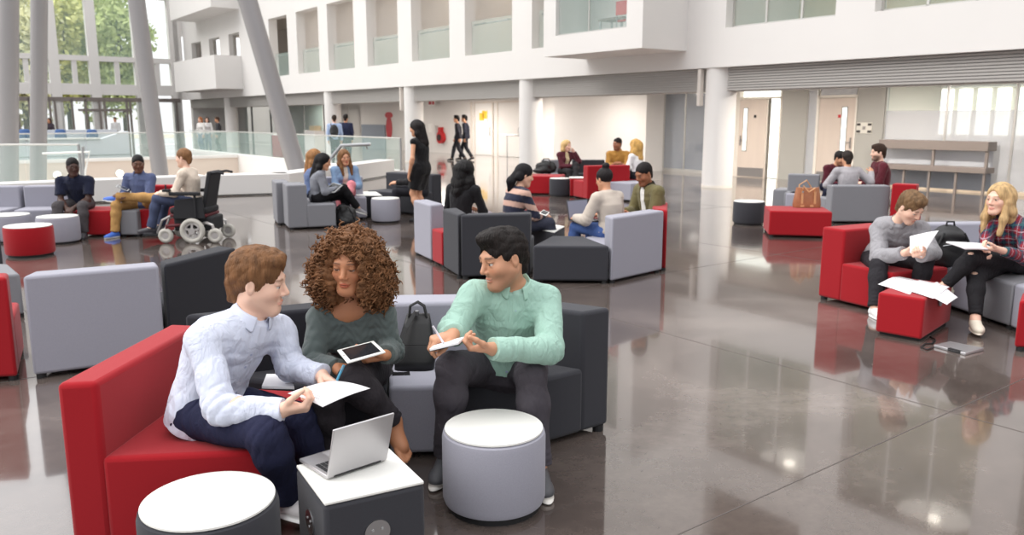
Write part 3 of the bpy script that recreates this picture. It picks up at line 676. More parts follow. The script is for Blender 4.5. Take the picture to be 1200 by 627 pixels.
# --- foreground group ---
A, Bk, C_, D_ = (-1.76, 2.98), (-1.70, 3.92), (-.97, 3.80), (-.98, 3.07)
module('red armchair in front under the man in white shirt', A, Bk, C_, D_, M_red, t=.15)
module('black sofa module behind the curly haired woman', (-1.72, 4.12), (-.716, 4.60), (-.62, 3.85), (-.95, 3.84), M_black, name='sofa_module', cat='sofa module', t=.21)
module('light grey sofa module holding the black handbag', (-.712, 4.60), (-.08, 4.64), (-.33, 3.87), (-.617, 3.85), M_grey, name='sofa_module', cat='sofa module', t=.23)
module('charcoal end sofa module under the man in mint shirt', (-.076, 4.64), (.54, 4.27), (.02, 3.88), (-.326, 3.87), M_dark, name='sofa_module', cat='sofa module', t=.2)
pouf('light grey drum table with white top in front of mint shirt man', -.08, 3.38, .228, .37, M_grey)
pouf('charcoal drum table with white top at the bottom left', -1.08, 2.69, .24, .37, M_dark)
sq = [(-.845, 2.97), (-.66, 2.648), (-.324, 2.826), (-.51, 3.153)]
cube('charcoal cube table with white top carrying the silver laptop', sq, .37, M_dark, discs=(0, 1))
# --- left group, backs towards us ---
a, b = (-3.16, 5.12), (-2.44, 5.52); c, d = rect(a, b, .72)
d = (d[0]+.22, d[1]+.13)
module('light grey armchair seen from behind left of the white shirt man', a, b, c, d, M_grey, t=.2)
a2, b2 = (-2.42, 5.54), (-2.17, 6.32); c2, d2 = (-2.62, 6.62), (-2.74, 6.08)
module('charcoal armchair seen from behind above the white shirt man', a2, b2, c2, d2, M_black, t=.22)
a3 = g(-90, 452); b3 = (-3.24, 5.10); c3, d3 = rect(a3, b3, .68)
c3 = (c3[0]-.25, c3[1])
module('red armchair seen from behind cut by the left edge', a3, b3, c3, d3, M_red, t=.2)
a4 = g(-130, 330, BH); p = [g(-70, 306, SH), g(10, 309, SH), g(24, 321, SH), g(-60, 327, SH)]
module('mid grey seat block beyond the red armchair at left edge', p[0], p[1], p[2], p[3], M_mid, back=False, name='seat_block', cat='seat')
p = [g(-70, 256, BH), g(0, 260, BH)]; c, d = rect(p[0], p[1], .5, -1)
module('charcoal armchair cut by the left edge near red drum table', p[0], p[1], c, d, M_dark)
# --- far left group ---
def facing(px0, y0, px1, y1, depth=.68):
    """back line from the two upper back corners in the picture, seat towards the camera"""
    a, b = g(px0, y0, BH), g(px1, y1, BH); c, d = rect(a, b, depth, -1); return a, b, c, d
module('light grey sofa module at the far left edge', *facing(-60, 217, 31, 217), M_grey, name='sofa_module', cat='sofa module', group=None)
module('light grey sofa module beside the navy shirt man', *facing(31.5, 217, 92, 216), M_grey, name='sofa_module', cat='sofa module')
# red and grey seats under the seated men
def block(label, pts, m, **k): return module(label, *pts, m, back=False, name='seat_block', cat='seat', **k)
def fblock(px0, px1, ytop, depth=.62):
    a, b = g(px0, ytop, SH), g(px1, ytop, SH); c, d = rect(a, b, depth, 1); return [d, c, b, a]
block('red seat block under the navy shirt man', fblock(84, 137, 247), M_red)
block('mid grey seat block under the blue shirt man', fblock(138, 160, 247), M_mid)
block('red seat block right of the blue shirt man', fblock(160, 190, 246), M_red)
module('red armchair behind the wheelchair user', *facing(182, 216, 212, 216, .5), M_red)
x, y = g(22, 303); pouf('red drum table with white top at the left edge', x-.0, y+.26, .28, .38, M_red)
x, y = g(59, 287); pouf('light grey drum table beside the navy shirt man', x, y+.24, .27, .37, M_grey)
x, y = g(12, 285); pouf('light grey drum table behind the red drum table', x-.1, y+.2, .27, .38, M_grey)
# --- middle left group ---
a = g(338, 270); e = g(393, 264.5); dxy = Vector((.93, .37)); n = Vector((-dxy.y, dxy.x))
W_ = .60
b = (a[0]+n.x*W_, a[1]+n.y*W_); d = (a[0]+dxy.x*.74, a[1]+dxy.y*.74); c = (b[0]+dxy.x*.74, b[1]+dxy.y*.74)
module('light grey armchair in profile with dark haired woman', a, b, c, d, M_mid, t=.30)
a0 = (b[0]+n.x*.03-dxy.x*.10, b[1]+n.y*.03-dxy.y*.10); b0 = (a0[0]+n.x*.65, a0[1]+n.y*.65); c0 = (b0[0]+dxy.x*.7, b0[1]+dxy.y*.7); d0 = (a0[0]+dxy.x*.7, a0[1]+dxy.y*.7)
module('mid grey armchair hidden behind dark haired woman', a0, b0, c0, d0, M_mid, t=.22)
module('light grey sofa module under the woman in denim jacket', *facing(372, 207, 424, 206, .72), M_grey, name='sofa_module', cat='sofa module')
pq = [g(418, 229, .39), g(448, 229, .39), g(441, 224.5, .39), g(414, 224.5, .39)]
cube('charcoal cube table with pale top left of the grey drum table', pq, .39, M_black)
x, y = g(450, 262); pouf('light grey drum table in the middle distance', x, y+.23, .24, .40, M_grey)
fl, fr = g(466, 254), g(492, 253.5)
module('charcoal armchair with lit top beside the standing woman', *facing(463, 201, 518, 204, .74), M_dark, t=.26)
# --- middle group seen from behind ---
a, b = g(480, 294), g(507, 308); e = (a[0]+.0, a[1])
tp1, tp2 = g(478, 230, BH), g(497, 236, BH)
a, b = (-1.24, 10.12), (-.965, 9.52); c, d = (-.62, 9.80), (-.88, 10.35)
module('light grey armchair at the left end of the middle ring', a, b, c, d, M_grey, t=.2)
block('narrow red block wedged between grey and charcoal backs', [(-.955, 9.50), (-.80, 9.16), (-.45, 9.5), (-.62, 9.78)], M_red, sh=.42)
module('charcoal armchair seen from behind left in the middle ring', (-.79, 9.12), (-.57, 8.52), (-.30, 9.16), (-.42, 9.42), M_dark, t=.2)
module('wide charcoal armchair seen from behind in the middle ring', (-.55, 8.50), (.20, 8.62), (.26, 9.22), (-.27, 9.18), M_dark, t=.2)
block('charcoal wedge seat block without back in the middle ring', [(.21, 8.30), (1.01, 8.27), (.80, 9.0), (.45, 9.05)], M_dark, sh=.40)
module('light grey armchair seen from behind under beige sweater person', (1.03, 8.27), (1.69, 8.93), (1.25, 9.45), (.82, 9.05), M_grey, t=.22)
module('red armchair under the man in olive jacket', (1.73, 8.97), (1.90, 9.85), (1.24, 9.95), (1.27, 9.48), M_red, t=.2)
pq = [g(618, 266, .39), g(650, 272, .39), g(662, 265, .39), g(634, 260, .39)]
cube('charcoal cube table with white top inside the middle ring', pq, .39, M_dark)
# --- back centre group ---
def tri(px0, y0, px1, y1, depth): a, b = g(px0, y0), g(px1, y1); c, d = rect(a, b, depth, 1); return [d, c, b, a]
block('red seat block beside the second white column', tri(611, 228, 655, 229, .8), M_red, sh=.42)
module('light grey sofa module behind the burgundy cardigan woman', *facing(634, 187, 668, 187, .7), M_mid, name='sofa_module', cat='sofa module')
module('charcoal sofa module between burgundy woman and mustard man', *facing(670, 187, 708, 187, .7), M_dark, name='sofa_module', cat='sofa module')
module('red armchair under the man in mustard shirt', *facing(709, 188, 742, 188, .7), M_red)
x, y = g(657, 231); pouf('charcoal drum table in the back centre group', x, y+.25, .24, .40, M_dark)
cube('red cube table with white top and round socket', tri(668, 231, 690, 231, .42), .42, M_red, discs=(2,))
a, b = g(688, 235), g(738, 233); c, d = rect(a, b, .7, 1)
module('red armchair seen from behind in the back centre group', a, b, c, d, M_red, t=.22, bh=.72)
a, b = g(741, 240), g(764, 228); c, d = rect(b, a, .6, -1)
block('light grey seat block under the woman in white top', [a, b, c, d] if False else tri(739, 237, 768, 234, .6), M_grey)
# --- right middle group ---
x, y = g(882, 265); pouf('charcoal drum table standing alone on the right', x, y+.26, .25, .38, M_dark)
block('large red seat block carrying the tan handbag', tri(900, 278, 974, 280, .75), M_red)
a, b = g(972, 262), g(1041, 262); c, d = rect(a, b, .7, 1)
module('light grey armchair seen from behind under grey sweater person', a, b, c, d, M_mid, t=.24, bh=.62)
a = g(1041, 263); b = g(1070, 265); c, d = rect(a, b, .7, 1)
module('red armchair seen from behind right of the bearded man', a, b, c, d, M_red, t=.25, bh=.66)
module('charcoal armchair behind the man in maroon leaning', *facing(925, 203, 962, 204, .65), M_mid, t=.22)
block('mid grey seat block left of the tan handbag', tri(904, 246, 922, 247, .6), M_mid)
block('pale grey seat block behind the tan handbag', tri(919, 252, 936, 253, .5), M_grey)
# --- right foreground group ---
al = g(957, 350); af = g(1026, 367)
dv = Vector((af[0]-al[0], af[1]-al[1])).normalized(); nv = Vector((-dv.y, dv.x))
a = al; d = (al[0]+dv.x*.80, al[1]+dv.y*.80); b = (a[0]+nv.x*.66, a[1]+nv.y*.66); c = (d[0]+nv.x*.72, d[1]+nv.y*.6)
module('red armchair under the grey sweatshirt man on the right', a, b, c, d, M_red, t=.26)
rb = (b[0]+.02, b[1]+.03); R1 = g(1118, 265, BH); R2 = g(1200, 266, BH)
J1, J2 = g(1150, 376), g(1182, 387); J3 = g(1222, 402)
module('light grey sofa module holding the black backpack', rb, (5.0, 8.05), J1, (c[0]+.02, c[1]+.02), M_grey, t=.2, name='sofa_module', cat='sofa module')
module('mid grey sofa module under the plaid shirt woman', (5.02, 8.04), (5.45, 7.25), J2, J1, M_mid, t=.2, name='sofa_module', cat='sofa module')
module('light grey sofa module at the right edge', (5.46, 7.22), (5.4, 6.5), J3, J2, M_grey, t=.2, name='sofa_module', cat='sofa module')
p0 = g(1187, 412); module('red armchair cut by the right edge', (p0[0]+.75, p0[1]-.15), (p0[0]+.95, p0[1]+.30), (p0[0]+.22, p0[1]+.32), (p0[0], p0[1]), M_red, t=.2)
P0, P1, P2 = g(1025, 392), g(1079, 402), g(1113, 380); P3 = (P0[0]+P2[0]-P1[0], P0[1]+P2[1]-P1[1])
cube('red cube table covered with loose papers', [P0, P1, P2, P3], .345, M_red, top=False)
# =============== PEOPLE: signed-distance bodies, meshed with surface nets ===============
f32 = np.float32
def V3(*a): return np.array(a, dtype=np.float64)
def nrm(v): v = np.asarray(v, float); return v/(np.linalg.norm(v)+1e-12)
class Op:
    __slots__ = ('fn', 'mode', 'k', 'lo', 'hi')
    def __init__(s, fn, lo, hi, k=.02, mode='+'): s.fn = fn; s.lo = lo; s.hi = hi; s.k = k; s.mode = mode
def cap(a, b, ra, rb, k=.02, mode='+', cut=False, cutr=0.):
    a = np.asarray(a, float); b = np.asarray(b, float); ba = b-a; L2 = ba@ba+1e-12; n = ba/math.sqrt(L2)
    def fn(P):
        h = np.clip(((P-a)@ba)/L2, 0, 1); q = P-a-h[:, None]*ba
        d = np.sqrt((q*q).sum(1))-(ra+(rb-ra)*h)
        if cut: d = np.maximum(d, (P-b)@n)
        return d
    r = max(ra, rb); return Op(fn, np.minimum(a, b)-r, np.maximum(a, b)+r, k, mode)
def ell(c, r, k=.02, mode='+', R=None):
    c = np.asarray(c, float); r = np.asarray(r, float); m = r.max()
    def fn(P):
        q = P-c
        if R is not None: q = q@R
        k0 = np.sqrt(((q/r)**2).sum(1)); k1 = np.sqrt(((q/(r*r))**2).sum(1))+1e-9
        return k0*(k0-1)/k1
    return Op(fn, c-m, c+m, k, mode)
def sdf_eval(ops, P, masks=None):
    d = None
    for o in ops:
        x = o.fn(P)
        d = _comb(d, x, o)
    return d
def _comb(d, x, o):
    if d is None: return x
    if o.mode == '+':
        if o.k <= 0: return np.minimum(d, x)
        h = np.maximum(o.k-np.abs(d-x), 0)/o.k; return np.minimum(d, x)-h*h*o.k*.25
    if o.mode == '-':
        x = -x
    if o.k <= 0: return np.maximum(d, x)
    h = np.maximum(o.k-np.abs(d-x), 0)/o.k; return np.maximum(d, x)+h*h*o.k*.25
def sdf_mesh(ops, vox, disp=None, pad=.03):
    adds = [o for o in ops if o.mode == '+']
    lo = np.min([o.lo for o in adds], 0)-pad; hi = np.max([o.hi for o in adds], 0)+pad
    Bk = 8; nb = np.ceil((hi-lo)/(vox*Bk)).astype(int)+1
    cs = np.stack(np.meshgrid(*[np.arange(n) for n in nb], indexing='ij'), -1).reshape(-1, 3)
    C = lo+(cs+.5)*Bk*vox
    xs = []; d = None
    for o in ops:
        x = o.fn(C); xs.append(x); d = _comb(d, x, o)
    R = Bk*vox*.87; act = np.abs(d) < R*1.25+.03
    D = np.where(d > 0, 1., -1.).astype(f32).reshape(nb)
    G = np.repeat(np.repeat(np.repeat(D, Bk, 0), Bk, 1), Bk, 2)
    ia = np.nonzero(act)[0]
    off = np.stack(np.meshgrid(*[np.arange(Bk)]*3, indexing='ij'), -1).reshape(-1, 3)
    for st in range(0, len(ia), 1200):
        ib = ia[st:st+1200]; n = len(ib)
        P = (lo+(cs[ib][:, None, :]*Bk+off[None])*vox).reshape(-1, 3)
        dd = np.full(len(P), 1e3)
        dc = d[ib]
        for o, x in zip(ops, xs):
            xb = x[ib]
            m = (xb < dc+2.6*R+o.k+.02) if o.mode == '+' else ((-xb if o.mode == '-' else xb) > dc-2.6*R-o.k-.02)
            if not m.any(): continue
            mm = np.repeat(m, Bk**3)
            if mm.all(): dd = _comb(dd, o.fn(P), o)
            else: dd[mm] = _comb(dd[mm], o.fn(P[mm]), o)
        if disp is not None: dd = dd-disp(P)
        blk = dd.reshape(n, Bk, Bk, Bk).astype(f32)
        for q in range(n):
            i, j, k = cs[ib[q]]*Bk
            G[i:i+Bk, j:j+Bk, k:k+Bk] = blk[q]
    S_ = G < 0; nx, ny, nz = G.shape
    c = np.zeros((nx-1, ny-1, nz-1), np.int8)
    for i in (0, 1):
        for j in (0, 1):
            for k in (0, 1): c += S_[i:nx-1+i, j:ny-1+j, k:nz-1+k]
    cell = np.argwhere((c > 0) & (c < 8)); idx = np.full(c.shape, -1, np.int32)
    idx[tuple(cell.T)] = np.arange(len(cell))
    acc = np.zeros((len(cell), 3)); cnt = np.zeros(len(cell))
    cor = [(i, j, k) for i in (0, 1) for j in (0, 1) for k in (0, 1)]
    val = {q: G[cell[:, 0]+q[0], cell[:, 1]+q[1], cell[:, 2]+q[2]].astype(float) for q in cor}
    for q in cor:
        for ax in range(3):
            if q[ax]: continue
            q2 = list(q); q2[ax] = 1; q2 = tuple(q2); a, b = val[q], val[q2]; m = (a < 0) != (b < 0)
            t = np.where(m, a/(a-b+1e-12*(a == b)), 0)
            p = np.array(q, float)[None].repeat(len(cell), 0); p[:, ax] += t
            acc[m] += p[m]; cnt[m] += 1
    Vt = lo+(cell+acc/cnt[:, None])*vox
    Fs = []
    for ax in range(3):
        b_, c_ = (ax+1) % 3, (ax+2) % 3
        sl0 = [slice(None)]*3; sl1 = [slice(None)]*3; sl0[ax] = slice(0, -1); sl1[ax] = slice(1, None)
        e = np.argwhere(S_[tuple(sl0)] != S_[tuple(sl1)])
        e = e[(e[:, b_] > 0) & (e[:, c_] > 0) & (e[:, b_] < G.shape[b_]-1) & (e[:, c_] < G.shape[c_]-1)]
        ins = S_[tuple(e.T)]
        def id_(db, dc_):
            q = e.copy(); q[:, b_] += db; q[:, c_] += dc_; return idx[tuple(q.T)]
        qd = np.stack([id_(-1, -1), id_(0, -1), id_(0, 0), id_(-1, 0)], 1)
        qd[~ins] = qd[~ins][:, ::-1]; Fs.append(qd)
    Fq = np.concatenate(Fs); Fq = Fq[(Fq >= 0).all(1)]
    return Vt, Fq
def mesh_obj(name, Vt, Fq, m, org, parent=None, col=None):
    me = bpy.data.meshes.new(name)
    me.vertices.add(len(Vt)); me.vertices.foreach_set('co', (Vt-np.asarray(org)).astype(f32).ravel())
    me.loops.add(Fq.size); me.loops.foreach_set('vertex_index', Fq.astype(np.int32).ravel())
    me.polygons.add(len(Fq)); me.polygons.foreach_set('loop_start', np.arange(0, Fq.size, 4, dtype=np.int32))
    me.polygons.foreach_set('use_smooth', np.ones(len(Fq), bool))
    me.update(calc_edges=True); me.materials.append(m)
    if col is not None:
        at_ = me.color_attributes.new('Col', 'FLOAT_COLOR', 'POINT')
        at_.data.foreach_set('color', np.concatenate([col, np.ones((len(Vt), 1))], 1).astype(f32).ravel())
    o = bpy.data.objects.new(name, me); COL.objects.link(o)
    if parent is None: o.location = tuple(org)
    else: o.parent = parent
    return o
def folds(seed, amp, fr=1.):
    r = np.random.RandomState(seed); K = [(nrm(r.normal(size=3))*r.uniform(22, 60)*fr, r.uniform(0, 6), nrm(r.normal(size=3))*r.uniform(9, 16)*fr, r.uniform(0, 6)) for _ in range(5)]
    def fn(P):
        s = 0
        for a, p, b, q in K: s = s+(1-np.abs(np.sin((P@a+p+1.5*np.sin(P@b+q))*.5))**.7*2)
        return -amp*s/2.2
    return fn
def rings(cs):
    """creases around a bent joint: list of (centre, axis, reach, wavelength, amplitude)"""
    def fn(P):
        s = np.zeros(len(P))
        for c, ax, reach, wl, amp in cs:
            q = P-c; t = q@ax; r2 = (q*q).sum(1); m = r2 < (2.2*reach)**2
            if m.any():
                o = nrm(np.cross(ax, (.3, .5, .8))); u = q[m]@o
                s[m] += amp*np.exp(-r2[m]/(reach*reach))*(np.abs(np.sin(t[m]*math.pi/wl+u*13))*1.6-1)
        return s
    return fn
def dsum(*fs):
    fs = [f for f in fs if f]
    return lambda P: sum(f(P) for f in fs)
def basis(f, up):
    f = nrm(f); r = nrm(np.cross(f, up)); return r, f, np.cross(r, f)
# ---------- hands ----------
CURL = dict(relaxed=[(22, 28, 18)]*4, flat=[(6, 9, 6)]*4, grip=[(55, 70, 40)]*4, soft=[(35, 42, 28)]*4,
            pinch=[(48, 52, 25), (52, 58, 28), (58, 64, 34), (62, 66, 36)], pen=[(48, 46, 20), (56, 56, 26), (64, 66, 36), (68, 68, 40)], spread=[(10, 14, 10)]*4)
def hand_ops(w, f, n, side, s, curl='relaxed', minr=0., spread=4., thumb=None):
    f = nrm(f); n = nrm(n-f*(n@f)); td = np.cross(f, n) if side == 'R' else np.cross(n, f)
    ops = []; mr = lambda r: max(r*s, minr)
    offs = [.031, .0105, -.0105, -.030]; ln = [.073, .081, .075, .058]; mc = [.088, .092, .088, .080]
    for i in range(4):
        a = w+(f*.012+td*offs[i]*.62)*s; b = w+(f*mc[i]+td*offs[i])*s
        ops.append(cap(a, b, mr(.0145), mr(.0115), k=.014*s))
    ops.append(cap(w+(f*.02+td*.022+n*.008)*s, w+(f*.055+td*.026+n*.006)*s, mr(.017), mr(.013), k=.016*s))
    C = CURL[curl]
    for i in range(4):
        p = w+(f*mc[i]+td*offs[i])*s; ang = 0; sp = math.radians(spread*(1.5-i))
        fd = nrm(f*math.cos(sp)+td*math.sin(sp)); rr = (.0098, .0098, .0096, .0086)[i]
        for j, fr in enumerate((.45, .30, .25)):
            ang += math.radians(C[i][j]); d = fd*math.cos(ang)+n*math.sin(ang); q = p+d*ln[i]*fr*s
            ops.append(cap(p, q, mr(rr*(1-.08*j)), mr(rr*(.93-.08*j)), k=.0035*s)); p = q
    t0 = w+(f*.022+td*.026+n*.006)*s
    dirs = thumb or ((.62, .62, .34), (.80, .38, .42), (.88, .18, .40))
    p = t0
    for (a, b, c), l_, r0, r1 in zip(dirs, (.036, .033, .028), (.0145, .0118, .0108), (.0122, .0108, .009)):
        q = p+nrm(f*a+td*b+n*c)*l_*s; ops.append(cap(p, q, mr(r0), mr(r1), k=.006*s)); p = q
    return ops
# ---------- heads ----------
def head_ops(c, R, s, female, vox):
    T = lambda x, y, z: c+R@(V3(x, y, z)*s)
    def E(p, r, k=.02, mode='+'): return ell(T(*p), np.array(r)*s, k*s, mode, R)
    def K(a, b, ra, rb, k=.02, mode='+'): return cap(T(*a), T(*b), ra*s, rb*s, k*s, mode)
    j = .93 if female else 1.
    ops = [E((0, -.014, .036), (.075, .095, .084)), E((0, .022, -.032), (.059*j, .070, .084), .035),
           E((0, .070, -.100), (.020*j, .018, .017), .03)]
    for q in (-1, 1):
        ops += [K((q*.052*j, -.004, -.048), (q*.020, .062, -.100), .018, .017, .035), E((q*.041, .052, -.026), (.022, .026, .022), .03)]
    ops += [K((-.034, .080, .024), (.034, .080, .024), .0105, .0105, .022)]
    for q in (-1, 1): ops += [E((q*.0315, .102, .0035), (.019, .018, .0125), .012, '-')]
    ops += [K((0, .085, .014), (0, .1085, -.026), .0078, .0112, .012), E((.0115, .096, -.032), (.0085, .010, .0075), .007), E((-.0115, .096, -.032), (.0085, .010, .0075), .007)]
    for q in (-1, 1):
        ops += [E((q*.0315, .0765, .0035), (.0125, .0125, .0125), .002), E((q*.0315, .0785, .0105), (.0165, .0125, .0062), .004), E((q*.0315, .0765, -.0065), (.0150, .0115, .0050), .005)]
    lz = .0012 if female else 0
    ops += [E((0, .0875, -.0605), (.022, .0105, .0058+lz), .006), E((0, .0865, -.0705), (.0185, .0105, .0066+lz), .006), E((0, .101, -.0655), (.024, .009, .0014), .003, '-')]
    for q in (-1, 1):
        ops += [E((q*.0765, -.010, -.004), (.0075, .017, .029), .006), E((q*.0845, -.006, .000), (.005, .009, .016), .004, '-')]
    return ops
def head_col(P, c, R, s, base, lip, brow, eye, beard=0., gaze=(0, 0), female=False, smile=0., lid=.0062):
    q = (P-c)@R/s; n = len(P); col = np.tile(np.array(base), (n, 1))
    x, y, z = q[:, 0], q[:, 1], q[:, 2]; ax = np.abs(x)
    def mixin(m, cc, a=1.): 
        a = np.clip(m*a, 0, 1)[:, None]; col[:] = col*(1-a)+np.array(cc)*a
    inh = (np.abs(z) < .16) & (ax < .12) & (np.abs(y) < .16)
    red = np.array(base)*np.array([1.0, .80, .76])
    for sx in (-1, 1): mixin(np.exp(-(((x-sx*.042)**2+(z+.03)**2)/.018**2))*(y > .03), red, .55)
    mixin(np.exp(-((x**2+(z+.028)**2)/.012**2))*(y > .09), red, .5)
    if beard:
        m = np.clip((-.030-.25*np.maximum(0, .05-ax)-z)/.022, 0, 1)*(z > -.135)*np.clip((y+.02)/.04, 0, 1)
        m *= 1-np.exp(-((x/.016)**2+((z+.066)/.010)**2))
        mixin(m, brow, beard)
    ml = np.exp(-np.maximum(0, ((x/.0235)**2+((z+.0655)/.0115)**2)-.75)*5)*(y > .075); mixin(ml, lip, .85)
    if smile: mixin(np.exp(-((x/.015)**2+((z+.0655)/.0028)**2))*(y > .08), (.75, .72, .68), smile)
    else: mixin(np.exp(-((x/.022)**4+((z+.0655)/.0018)**2))*(y > .075), np.array(lip)*.35, .7)
    for sx in (-1, 1):
        xx = (x-sx*.0315)*sx
        bz = .0265+.003*np.cos(xx*60)-.06*np.maximum(xx-.006, 0)
        mixin(np.exp(-((np.abs(xx)/.0195)**6+((z-bz)/(.0036 if female else .0048))**2))*(y > .05), brow, .85)
        e = np.array([sx*.0315, .0765, .0035]); de = q-e; r = np.sqrt((de*de).sum(1))
        onb = (r < .0134)*(y > .078)*(de[:, 2] > -.0062) & (de[:, 2] < lid)
        mixin(onb.astype(float), (.62, .58, .55), 1.)
        gx, gz = gaze; ir = np.sqrt((de[:, 0]-gx*.006)**2+(de[:, 2]-gz*.006)**2)
        mixin(onb*(ir < .0074), eye, 1.)
        mixin(np.exp(-(((de[:, 2]-lid)/.0019)**2+(np.abs(xx)/.0155)**6))*(y > .07), np.array(brow)*.5, .9 if female else .75)
        mixin(np.exp(-(((de[:, 2]+.0060)/.0013)**2+(np.abs(xx)/.0145)**6))*(y > .07), np.array(brow)*.7, .35)
    return np.where(inh[:, None], col, np.array(base))
def strand(c, R, s, amp, n1=46, n2=31):
    def fn(P):
        q = (P-c)@R/s; a = np.arctan2(q[:, 0], q[:, 1]+.02); w = 3*np.sin(q[:, 2]*26)+1.3*np.sin(q[:, 2]*61+a*3)
        return amp*s*(np.sin(a*n1+w)+.7*np.sin(a*n2*2.3-w*1.4+q[:, 2]*40))*.6
    return fn
def tousle(seed, amp, fr=1.):
    return folds(seed, amp, 3.2*fr)
def hair_ops(style, c, R, s, J):
    T = lambda x, y, z: c+R@(V3(x, y, z)*s)
    def E(p, r, k=.02, mode='+'): return ell(T(*p), np.array(r)*s, k*s, mode, R)
    def K(a, b, ra, rb, k=.03, mode='+'): return cap(T(*a), T(*b), ra*s, rb*s, k*s, mode)
    face = [E((0, .116, -.046), (.070, .080, .122), .010, '-')]
    if style in ('short', 'quiff', 'crop', 'crew'):
        th = dict(short=.015, quiff=.009, crop=.008, crew=.006)[style]
        ops = [E((0, -.016, .038), (.075+th*.5, .096+th*.8, .085+th))]
        if style == 'quiff': ops += [E((0, .040, .105), (.058, .052, .028), .03), E((.0, .066, .099), (.046, .024, .022), .02)]
        if style == 'short': ops += [E((0, .034, .102), (.058, .055, .028), .03), E((.012, .063, .099), (.045, .022, .018), .02)]
        ops += ([K((0, -.078, -.02), (0, -.070, -.080), .044, .036, .02)] if style == 'short' else [K((0, -.076, -.02), (0, -.070, -.060), .040, .032, .02)])+face+[E((0, .065, -.088), (.12, .082, .082), .010, '-'), E((0, -.06, -.165), (.12, .12, .075), .012, '-')]
        for q in (-1, 1): ops += [E((q*.083, -.006, -.010), (.020, .019, .030), .006, '-'), E((q*.080, .058, -.010), (.03, .030, .055), .01, '-')]
        return ops, dsum(strand(c, R, s, .0016, 60), tousle(3, .0022 if style != 'crew' else .001))
    if style == 'bun':
        ops = [E((0, -.016, .038), (.083, .104, .094))]+face+[E((0, .04, -.10), (.12, .10, .085), .012, '-'), E((0, -.06, -.150), (.12, .12, .075), .012, '-'), E((0, -.06, .140), (.042, .042, .036), .012)]
        return ops, strand(c, R, s, .0014, 60)
    if style == 'low_tail':
        ops = [E((0, -.016, .038), (.084, .105, .094))]+face+[E((0, .04, -.10), (.12, .10, .085), .012, '-'), K((0, -.10, -.02), (0, -.13, -.10), .042, .05), K((0, -.13, -.10), (-.01, -.12, -.2), .05, .028), E((.06, -.06, -.03), (.03, .05, .05), .03)]
        return ops, strand(c, R, s, .0016, 50)
    if style in ('long', 'long_front', 'bob'):
        L_ = dict(long=-.27, long_front=-.27, bob=-.12)[style]
        ops = [E((0, -.018, .036), (.088, .108, .096)), K((0, -.075, .0), (0, -.105, L_), .075, .055, .05)]
        for q in (-1, 1):
            ops += [K((q*.064, -.03, .02), (q*.078, -.035, -.10), .036, .036, .04), K((q*.078, -.035, -.10), (q*.075, -.06, L_*.9), .036, .03, .04)]
            if style == 'long_front': ops += [K((q*.074, .015, -.03), (q*.078, .045, -.15), .022, .026, .03), K((q*.078, .045, -.15), (q*.070, .075, -.27), .026, .018, .03)]
        ops += [E((0, .118, -.034), (.066, .088, .124), .012, '-'), E((0, .095, -.17), (.05, .07, .10), .015, '-')]
        return ops, dsum(strand(c, R, s, .0016, 52), tousle(5, .0022, .4))
    if style == 'wavy':
        ops = [E((0, -.018, .036), (.092, .110, .098)), K((0, -.08, .0), (0, -.11, -.25), .085, .075, .05)]
        for q in (-1, 1): ops += [K((q*.07, -.02, .02), (q*.095, -.03, -.12), .04, .05, .04), K((q*.095, -.03, -.12), (q*.08, -.06, -.24), .05, .035, .04)]
        ops += [E((0, .112, -.060), (.066, .080, .125), .012, '-'), E((0, .095, -.17), (.05, .07, .10), .015, '-')]
        return ops, dsum(strand(c, R, s, .004, 26), tousle(8, .009, .45))
    if style == 'curly':
        ops = [E((0, -.025, .036), (.110, .112, .094)), E((0, -.03, -.035), (.134, .11, .115), .06), E((0, -.05, -.095), (.136, .10, .085), .06)]
        for q in (-1, 1): ops += [E((q*.112, .0, -.085), (.040, .050, .078), .05)]
        ops += [E((0, .150, -.012), (.100, .142, .112), .02, '-'), E((0, .085, -.18), (.082, .11, .135), .03, '-')]
        return ops, dsum(tousle(11, .012, .5), tousle(12, .007, 1.3))
CURLS = {}
# ---------- clothing colours ----------
def flat(col):
    return lambda P, J: np.tile(np.array(col), (len(P), 1))
def stripes(c1, c2, period, duty=.5, ph=0.):
    def fn(P, J):
        t = (P-J['pel'])@nrm(J['neck']-J['pel'])
        for sd in 'RL':   # sleeves follow the arm
            a, b = J['el'+sd], J['wr'+sd]
            h = ((P-a)@(b-a))/((b-a)@(b-a)); dd = np.linalg.norm(P-a-np.clip(h, 0, 1)[:, None]*(b-a), axis=1)
            t = np.where((dd < .065) & (h > .05), h*np.linalg.norm(b-a)+.03, t)
        m = ((t/period+ph) % 1) < duty
        return np.where(m[:, None], np.array(c1), np.array(c2))
    return fn
def plaid(c0, c1, c2, c3, per=.075):
    def fn(P, J):
        ax = nrm(J['neck']-J['pel']); r = nrm(J['shR']-J['shL']); t = (P-J['pel'])@ax; u = (P-J['pel'])@r
        for sd in 'RL':
            a, b = J['el'+sd], J['wr'+sd]; h = ((P-a)@(b-a))/((b-a)@(b-a)); dd = np.linalg.norm(P-a-np.clip(h, 0, 1)[:, None]*(b-a), axis=1); k = (dd < .065) & (h > .05)
            t = np.where(k, h*np.linalg.norm(b-a), t); u = np.where(k, (P-a)@nrm(np.cross(b-a, (0, 0, 1.))), u)
        a = (t/per) % 1; b = (u/per) % 1
        col = np.tile(np.array(c0), (len(P), 1)); A_ = a < .5; B_ = b < .5
        col[A_ | B_] = (np.array(c1)+np.array(c0))*.5; col[A_ & B_] = c1
        col[(np.abs(a-.75) < .06) | (np.abs(b-.75) < .06)] = c2; col[(np.abs(a-.25) < .035) | (np.abs(b-.25) < .035)] = c3
        return col
    return fn
M_skin = mat('skin', (.5, .3, .2), .48, spec=.4, attr=True, bump=.06, bscale=320)
